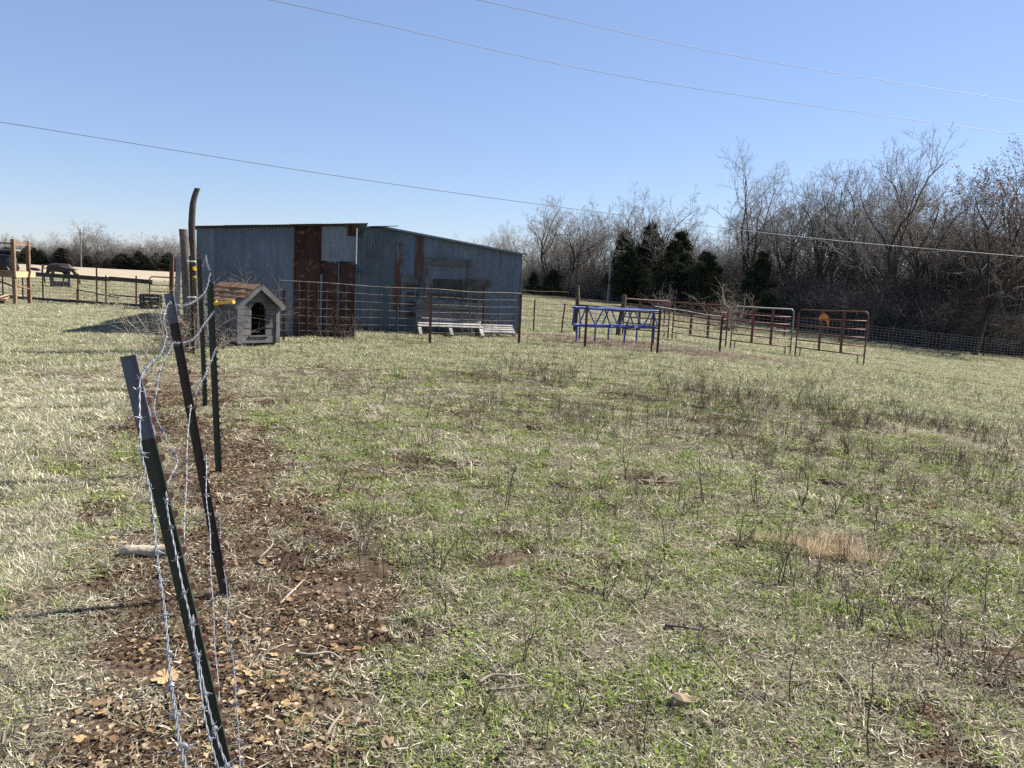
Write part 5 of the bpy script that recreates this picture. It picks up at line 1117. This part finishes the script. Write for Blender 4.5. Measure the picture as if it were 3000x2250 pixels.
pick = np.where((gr > 13) & (so < .3) & (rn2 < 0.65), 7, pick); pick = np.where((hy > .35), np.where(rn2 < .5, 0, 5), pick)
tall = (fbm(gx * .8, gy * .8, 55) > 0.66) & (rn2 < 0.012) & (so < .3); pick = np.where(tall & (gr > 5), 3, pick)
keep = (rg.random(len(gx)) < np.where(so > .5, 0.72, 0.97)) & ~((fine < 0.43) & (rn < .8) & (gr < 14)); keep &= ~((pick == 3) & (gr < 4))
gx, gy, gr, pick = gx[keep], gy[keep], gr[keep], pick[keep]; n = len(gx)
pts = np.stack([gx, gy, g_np(gx, gy) + bump_np(gx, gy) - 0.002], 1)
sc_ = rg.uniform(.75, 1.3, n) * np.clip((gr / 4.5) ** 0.55, 0.9, 5.5); rotv = np.stack([rg.normal(0, .08, n), rg.normal(0, .08, n), rg.random(n) * 6.283], 1)
scl = np.stack([sc_, sc_, np.minimum(sc_, rg.uniform(.65, 1.2, n))], 1)
scatter('pasture_grass', 'short mixed green and dead straw grass covering the pasture and lawn', protos, pts, rotv, scl, pick, M['blade'])
# straw tuft
tx, ty = rg.normal(2.05, .16, 60), rg.normal(4.75, .12, 60); tp = np.stack([tx, ty, g_np(tx, ty) + bump_np(tx, ty) - .004], 1)
tuft = [merge([blades(rg, 40, .05, .06, .15, 10, 75, .0013, [(0.50, .40, .27), (.56, .46, .33), (.44, .33, .21)], .9)])]
scatter('dry_grass_tuft', 'tuft of pinkish tan dry grass among the green pasture', tuft, tp, np.stack([tx * 0, tx * 0, rg.random(60) * 6.28], 1), rg.uniform(.8, 1.2, 60), np.zeros(60), M['blade'])
# leaf litter along the barbed wire and hay on the bare ground by the feeder
LV = [(0.42, .31, .19), (.50, .39, .26), (.34, .225, .13), (.24, .16, .10), (.53, .44, .32)]
lp = [leaves_p(rg, 10, .10, .005, .013, LV), leaves_p(rg, 7, .10, .007, .019, LV), leaves_p(rg, 14, .10, .004, .010, LV + BROWN)]
lx, ly = sample(16000, 1.5, 16, .8, .75, 1.0); d = lx + 0.41 * ly; so, _ = soil_np(lx, ly); k = (d < 1.35) & (rg.random(len(lx)) < so * .52 * (1 - .55 * sstep(.4, 1.0, d)) + .012) & (fbm(lx * 1.7, ly * 1.7, 91) > .40); lx, ly = lx[k], ly[k]; n = len(lx)
scatter('leaf_litter', 'brown dead leaves littering the bare earth under the barbed wire', lp, np.stack([lx, ly, g_np(lx, ly) + bump_np(lx, ly)], 1), np.stack([lx * 0, lx * 0, rg.random(n) * 6.28], 1), rg.uniform(.8, 1.5, n), rg.integers(0, 3, n), M['blade'])
hp = [merge([blades(rg, 60, .16, .06, .18, 60, 92, .004, [(.46, .39, .30), (.36, .29, .215), (.56, .49, .39), (.22, .165, .115)], .5, .05)])]
n = 1500; hx, hy2 = rg.normal(4.2, 1.5, n), rg.normal(21.4, .75, n); n2 = 200; hx = np.concatenate([hx, rg.normal(1.6, .7, n2)]); hy2 = np.concatenate([hy2, rg.normal(22.6, .5, n2)]); n += n2
scatter('trampled_hay', 'trampled hay strewn on bare ground around the blue feeder', hp, np.stack([hx, hy2, g_np(hx, hy2) + .0], 1), np.stack([hx * 0, hx * 0, rg.random(n) * 6.28], 1), rg.uniform(.6, 1.3, n), np.zeros(n), M['blade'])
# weed stalks over the middle of the pasture
DK = (0.095, .077, .062)
wp = [stems_p(s, m, h, r, b, c) for s, m, h, r, b, c in ((1, 3, .28, .0028, 1, DK), (2, 5, .24, .0026, 2, (.115, .095, .078)), (3, 2, .34, .0034, 2, DK), (4, 7, .2, .0022, 1, (.15, .125, .102)))]
wx, wy = sample(26000, 2.2, 22, .8, .72, .8); dd = fbm(wx * 1.1, wy * 1.1, 101); rr_ = np.sqrt(wx ** 2 + wy ** 2); so, _ = soil_np(wx, wy)
u_ = (wy - 11.6 + .25 * wx); band = np.exp(-(u_ / 3.0) ** 2) * (wx > -1.2 - .05 * wy) * sstep(-2.2, .5, wx)
pr = (sstep(.42, .62, dd) * .22 * sstep(1.5, 5, rr_) + band * .8 * sstep(.3, .6, dd)) * (wx + .41 * wy > .9) + .004; k = (rg.random(len(wx)) < pr) & ~blocked(wx, wy); wx, wy, rr_ = wx[k], wy[k], rr_[k]; n = len(wx)
scatter('weed_stalks', 'thin dead grey brown weed stalks standing in the pasture', wp, np.stack([wx, wy, g_np(wx, wy) + bump_np(wx, wy)], 1), np.stack([rg.normal(0, .15, n), rg.normal(0, .15, n), rg.random(n) * 6.28], 1), rg.uniform(.42, .9, n), rg.choice([0, 1, 1, 2, 3, 3], n), M['blade'])
# brush inside and along the wood
def shrub_proto(seed, H, n, spread, r, colr):
    rnd = random.Random(seed); tb = TB()
    for i in range(n):
        p = Vector((rnd.gauss(0, .25), rnd.gauss(0, .25), -.1)); d = Vector((rnd.gauss(0, spread), rnd.gauss(0, spread), 1)).normalized(); L = H * rnd.uniform(.55, 1.1); q = p; rr = r
        for k in range(5):
            d = (d + Vector((rnd.gauss(0, .2), rnd.gauss(0, .2), .02))).normalized(); e = q + d * L / 5; tb.seg(q, e, rr, rr * .8)
            for j in range(3):
                b = q.lerp(e, rnd.random()); bd = (d * .35 + Vector((rnd.gauss(0, .8), rnd.gauss(0, .8), rnd.gauss(.1, .45)))).normalized(); m = b + bd * L * rnd.uniform(.10, .24); tb.seg(b, m, rr * .5, rr * .35)
                for w in range(2):
                    b2 = (bd + Vector((rnd.gauss(0, .5), rnd.gauss(0, .5), rnd.gauss(.1, .3)))).normalized(); tb.seg(m, m + b2 * L * rnd.uniform(.06, .14), rr * .35, rr * .25)
            q = e; rr *= .8
    v, f = tb.arrays(3); f = np.concatenate([f[:, [0, 1, 2]], f[:, [0, 2, 3]]]); c = np.tile(np.array([colr]), (len(v), 1)) * np.random.default_rng(seed).uniform(.8, 1.2, (len(v), 1)); return v, f, c
bpz = [shrub_proto(1, 2.6, 14, .35, .016, (.2, .18, .16)), shrub_proto(2, 4.2, 9, .2, .022, (.18, .162, .145)), shrub_proto(3, 1.7, 18, .45, .013, (.3, .265, .21)), shrub_proto(4, 3.2, 12, .3, .018, (.21, .19, .17)), shrub_proto(5, 4.6, 8, .18, .024, (.18, .163, .147)), shrub_proto(6, 5.6, 8, .16, .028, (.19, .172, .154)), shrub_proto(7, 5.0, 10, .2, .025, (.21, .19, .17)), shrub_proto(8, 3.2, 9, .3, .026, (.25, .225, .2))]
px, py, pk = [], [], []
for i in range(1500):
    x, y = edge_pt(rt.random() ** .75); dp = rt.uniform(-1.5, 16) if rt.random() < .75 else rt.uniform(-1, 3); a = math.atan2(y, x); x += math.cos(a) * dp; y += math.sin(a) * dp; px.append(x); py.append(y); pk.append(rt.choice([1, 3, 4, 4, 5, 5, 6, 6]) if dp > 1.5 else rt.choice([0, 2, 2, 3]))
for i in range(1500):
    x, y = fl_pt(rt.random()); px.append(x + rt.uniform(-3, 3)); py.append(y + rt.uniform(0, 14)); pk.append(rt.choice([1, 4, 4, 1, 5, 6]))
for i in range(420):
    x, y = edge_pt(.35 + .65 * rt.random()); dp = rt.uniform(-1.8, .5); a = math.atan2(y, x); px.append(x + math.cos(a) * dp); py.append(y + math.sin(a) * dp); pk.append(rt.choice([0, 2, 3, 7, 7, 1]))
px, py, pk = np.array(px), np.array(py), np.array(pk); n = len(px); s = rg.uniform(.8, 1.35, n)
scatter('brush', 'grey brown leafless brush filling the wood and far tree line', bpz, np.stack([px, py, g_np(px, py)], 1), np.stack([px * 0, px * 0, rg.random(n) * 6.28], 1), s, pk, M['blade'])
# ---------------------------------------------------------------- single shrubs, weeds, stones, leaves, sticks
def shrub(label, v, x, y, s, name='bare_shrub', group=None, mat='cane', rz=0.0):
    vv, ff, cc = v; me = np_mesh('stems', vv, ff); me.materials.append(M[mat]); t = thing(name, label, 'shrub', (x, y, g(x, y)), rz, group); t.scale = (s, s, s); link('stems', me, t)
    MB().tube([(0, 0, -.1), (.02, 0, .12), (0, 0, .3)], [.05, .035, .01], 6).build('root_crown', M['twig'], t); return t
shrub('pale bare brush pile shrub behind the red corral panels', shrub_proto(11, 2.3, 26, .6, .02, (1, 1, 1)), 12.2, 44, 1.25)
shrub('dry tan shrub between dog house roof and grey shed', shrub_proto(12, 1.5, 60, .42, .007, (1, 1, 1)), -6.05, 16.75, 1.0)
shrub('tangle of dry canes at the foot of the log posts', shrub_proto(13, 1.5, 45, .5, .007, (1, 1, 1)), -5.95, 13.6, .95)
shrub('dry weed clump before the rusty shed sheets', shrub_proto(14, .9, 14, .35, .006, (1, 1, 1)), -4.0, 18.0, 1.0, mat='twig')
shrub('dry twiggy bush in front of the broad dark cedar', shrub_proto(17, 2.4, 22, .5, .018, (1, 1, 1)), 12.4, 64, 1.1, mat='twig_grey')
shrub('small dry weed beside the dog house corner', shrub_proto(15, .5, 8, .5, .005, (1, 1, 1)), -5.5, 14.5, 1.0)
shrub('thin dry weeds growing between pallets and shed wall', shrub_proto(16, .8, 10, .3, .005, (1, 1, 1)), -1.0, 21.3, 1.0)
def weed_mesh(seed, H=1.0):
    rnd = random.Random(seed); st, tw = TB(), TB()
    def go(p, d, L, r, lv):
        q = p; nseg = 4
        for k in range(nseg):
            d = (d + Vector((rnd.gauss(0, .2), rnd.gauss(0, .2), .06))).normalized(); e = q + d * L / nseg; r2 = r * .82; (st if lv == 0 else tw).seg(q, e, r, r2)
            if lv < 2 and k >= 1 - lv * 0:
                for j in range(rnd.choice([0, 1, 1, 2])):
                    go(e, (d + Vector((rnd.gauss(0, .55), rnd.gauss(0, .55), .15))).normalized(), L * rnd.uniform(.25, .5), r2 * .62, lv + 1)
            q = e; r = r2
    for i in range(rnd.choice([1, 2, 3])): go(Vector((rnd.gauss(0, .02), rnd.gauss(0, .02), -.02)), Vector((rnd.gauss(0, .35), rnd.gauss(0, .35), 1)).normalized(), H * rnd.uniform(.7, 1), .011, 0)
    if not tw.a: tw.seg((0, 0, .3), (.1, 0, .5), .004, .002)
    return st.mesh('stem', M['twig'], 5), tw.mesh('twigs', M['twig'], 3)
WM = [weed_mesh(s) for s in (21, 22, 23, 24, 25, 26)]
for i, (x, y, s) in enumerate(WEEDS):
    lab = 'dead branching weed ' + ('near the barbed wire fence' if x + .41 * y < 1.0 else 'beside the pinkish tan grass tuft' if math.hypot(x - 2.05, y - 4.75) < 1.0 else 'among grey stalks in mid pasture' if y > 6.8 else 'in the greenest part of the pasture' if y > 3.3 else 'in short grass near the brown stone')
    t = thing('dead_weed', lab, 'weed', (x, y, gz(x, y)), rt.uniform(0, 6.28), 'dead weeds in the pasture'); t.scale = (s, s, s * rt.uniform(.7, 1.1)); a, b = WM[i % 6]; link('stem', a, t); tag(link('twigs', b, t), kind='stuff')
def lump(seed, n=9, m=6, rough=.25):
    rnd = random.Random(seed); vs = []; fs = []
    for i in range(m + 1):
        th_ = math.pi * i / m
        for k in range(n):
            q = 6.283 * k / n; r = 1 + rnd.uniform(-rough, rough) if 0 < i < m else 1; vs.append((math.sin(th_) * math.cos(q) * r, math.sin(th_) * math.sin(q) * r, math.cos(th_) * r))
    for i in range(m):
        for k in range(n): fs.append((i * n + k, (i + 1) * n + k, (i + 1) * n + (k + 1) % n, i * n + (k + 1) % n))
    return MB().add(vs, fs)
SM = [lump(s).mesh('stone', M['stone']) for s in (1, 2, 3)]
slab = ['pale tan stone lying just right of the second leaning post foot', 'flat tan stone on the bare earth', 'small pale stone on the bare earth', 'small pale stone where bare earth meets grass', 'brown stone lying in the green grass', 'white stone lying in the grass', 'rounded tan stone on the muddy ground']
for i, (x, y, s) in enumerate(STONES):
    o = link('stone', SM[i % 3], None, (x, y, gz(x, y) + s * .35), (rt.uniform(-.3, .3), rt.uniform(-.3, .3), rt.uniform(0, 6)), (s * 1.15, s * .85, s * .6)); tag(o, slab[i] if i in (0, 4, 5, 6) else 'small tan stone lying on the ground', 'stone', 'loose stones')
DM = [lump(s, 26, 12, .3).mesh('earth_mound', M['dung']) for s in (5, 6)]
for i, (x, y, s) in enumerate(MOUNDS):
    o = link('earth_mound', DM[i % 2], None, (x, y, gz(x, y) + .005), (0, 0, rt.uniform(0, 6)), (s * .8, s * .5, s * .26)); tag(o, 'low crumbly brown mound of earth in the grass', 'mound', 'earth mounds')
def leaf_mesh(seed, lobes):
    rnd = random.Random(seed); n = 30; vs = [(0, 0, .03)]; 
    for k in range(n):
        q = 6.283 * k / n; r = .62 + .38 * abs(math.cos(q * lobes / 2)) ** .7 + rnd.uniform(-.06, .06); r *= (.75 if k in (0, n - 1) else 1); vs.append((r * math.cos(q), r * math.sin(q) * .85, .10 * math.sin(q * 2 + seed) + rnd.uniform(-.05, .09) + .12 * r))
    up = [(x, y, z + .012) for x, y, z in vs]; m = len(vs); fs = [(0, 1 + (k + 1) % n, 1 + k) for k in range(n)] + [(m, m + 1 + k, m + 1 + (k + 1) % n) for k in range(n)] + [(1 + k, 1 + (k + 1) % n, m + 1 + (k + 1) % n, m + 1 + k) for k in range(n)]
    return MB().add(vs + up, fs).mesh('blade', M['leaf_dry'])
LM = [leaf_mesh(1, 5), leaf_mesh(2, 5), leaf_mesh(3, 3)]; stalk = MB().tube([(-.7, 0, .1), (0, 0, .06), (.9, 0, .12), (1.5, .1, .05)], [.01, .02, .02, .015], 5).mesh('stalk', M['cane'])
for i, (x, y, s) in enumerate(LEAVES):
    lab = 'big pale dead sycamore leaf on the ground behind the free hanging barbed wire' if i == 0 else ('large tan dead leaf on bare earth by the second leaning post' if y > 3.0 else 'large tan dead leaf on bare earth by the grey tipped leaning post')
    t = thing('dead_leaf', lab, 'leaf', (x, y, gz(x, y) + (.03 if i == 0 else .012)), rt.uniform(0, 6), None if i == 0 else 'large dead leaves'); s *= .46; t.scale = (s, s, s); t.rotation_euler = (rt.uniform(-.35, .35), rt.uniform(-.3, .3), rt.uniform(0, 6)); link('blade', LM[i % 3], t); link('stalk', stalk, t)
for i, (x0, y0, x1, y1) in enumerate(STICKS):
    a, b = Vector((x0, y0, gz(x0, y0) + .012)), Vector((x1, y1, gz(x1, y1) + .014)); L = (b - a).length; n = Vector((-(b - a).y, (b - a).x, 0)).normalized()
    pts = arc_pts([(0, 0, 0), (b - a) * .35 + n * L * rt.uniform(-.1, .1) + Vector((0, 0, .012)), (b - a) * .7 + n * L * rt.uniform(-.1, .1) + Vector((0, 0, .014)), b - a], 4); r = rt.uniform(.004, .008)
    t = bpy.data.objects.new('dead_stick', None); col.objects.link(t); t.location = a; tag(t, 'thin dead stick lying on ' + ('bare earth beside the barbed wire' if x0 + .41 * y0 < .95 else 'the pasture grass'), 'stick', 'sticks on the ground')
    MB().tube(pts, [r * (1 - .6 * k / len(pts)) for k in range(len(pts))], 6).build('shaft', M['cane' if i % 3 else 'twig'], t, smooth=True)
    MB().tube([pts[5], pts[5] + n * L * .2 + Vector((0, 0, .02)), pts[5] + n * L * .3 + (b - a) * .12], [r * .6, r * .4, r * .2], 5).build('side_twig', M['cane' if i % 3 else 'twig'], t, smooth=True)
a, b = LOGG; za = gz(*a) + .03
t = thing('fallen_log', 'pale barkless log lying behind the grey tipped leaning post', 'log', (a[0], a[1], za)); dv = Vector((b[0] - a[0], b[1] - a[1], 0))
MB().tube([dv * f + Vector((0, 0, z)) for f, z in ((0, 0), (.12, .012), (.2, .004), (.34, .012), (.5, .0), (.66, .014), (.8, .004), (.92, .01), (1, 0))], [.012, .03, .034, .028, .036, .03, .037, .03, .014], 9).build('trunk', M['bleached_log'], t, smooth=True)
MB().tube([dv * .75, dv * .85 + Vector((.02, -.03, .06))], [.014, .009], 6).build('knot', M['bleached_log'], t)
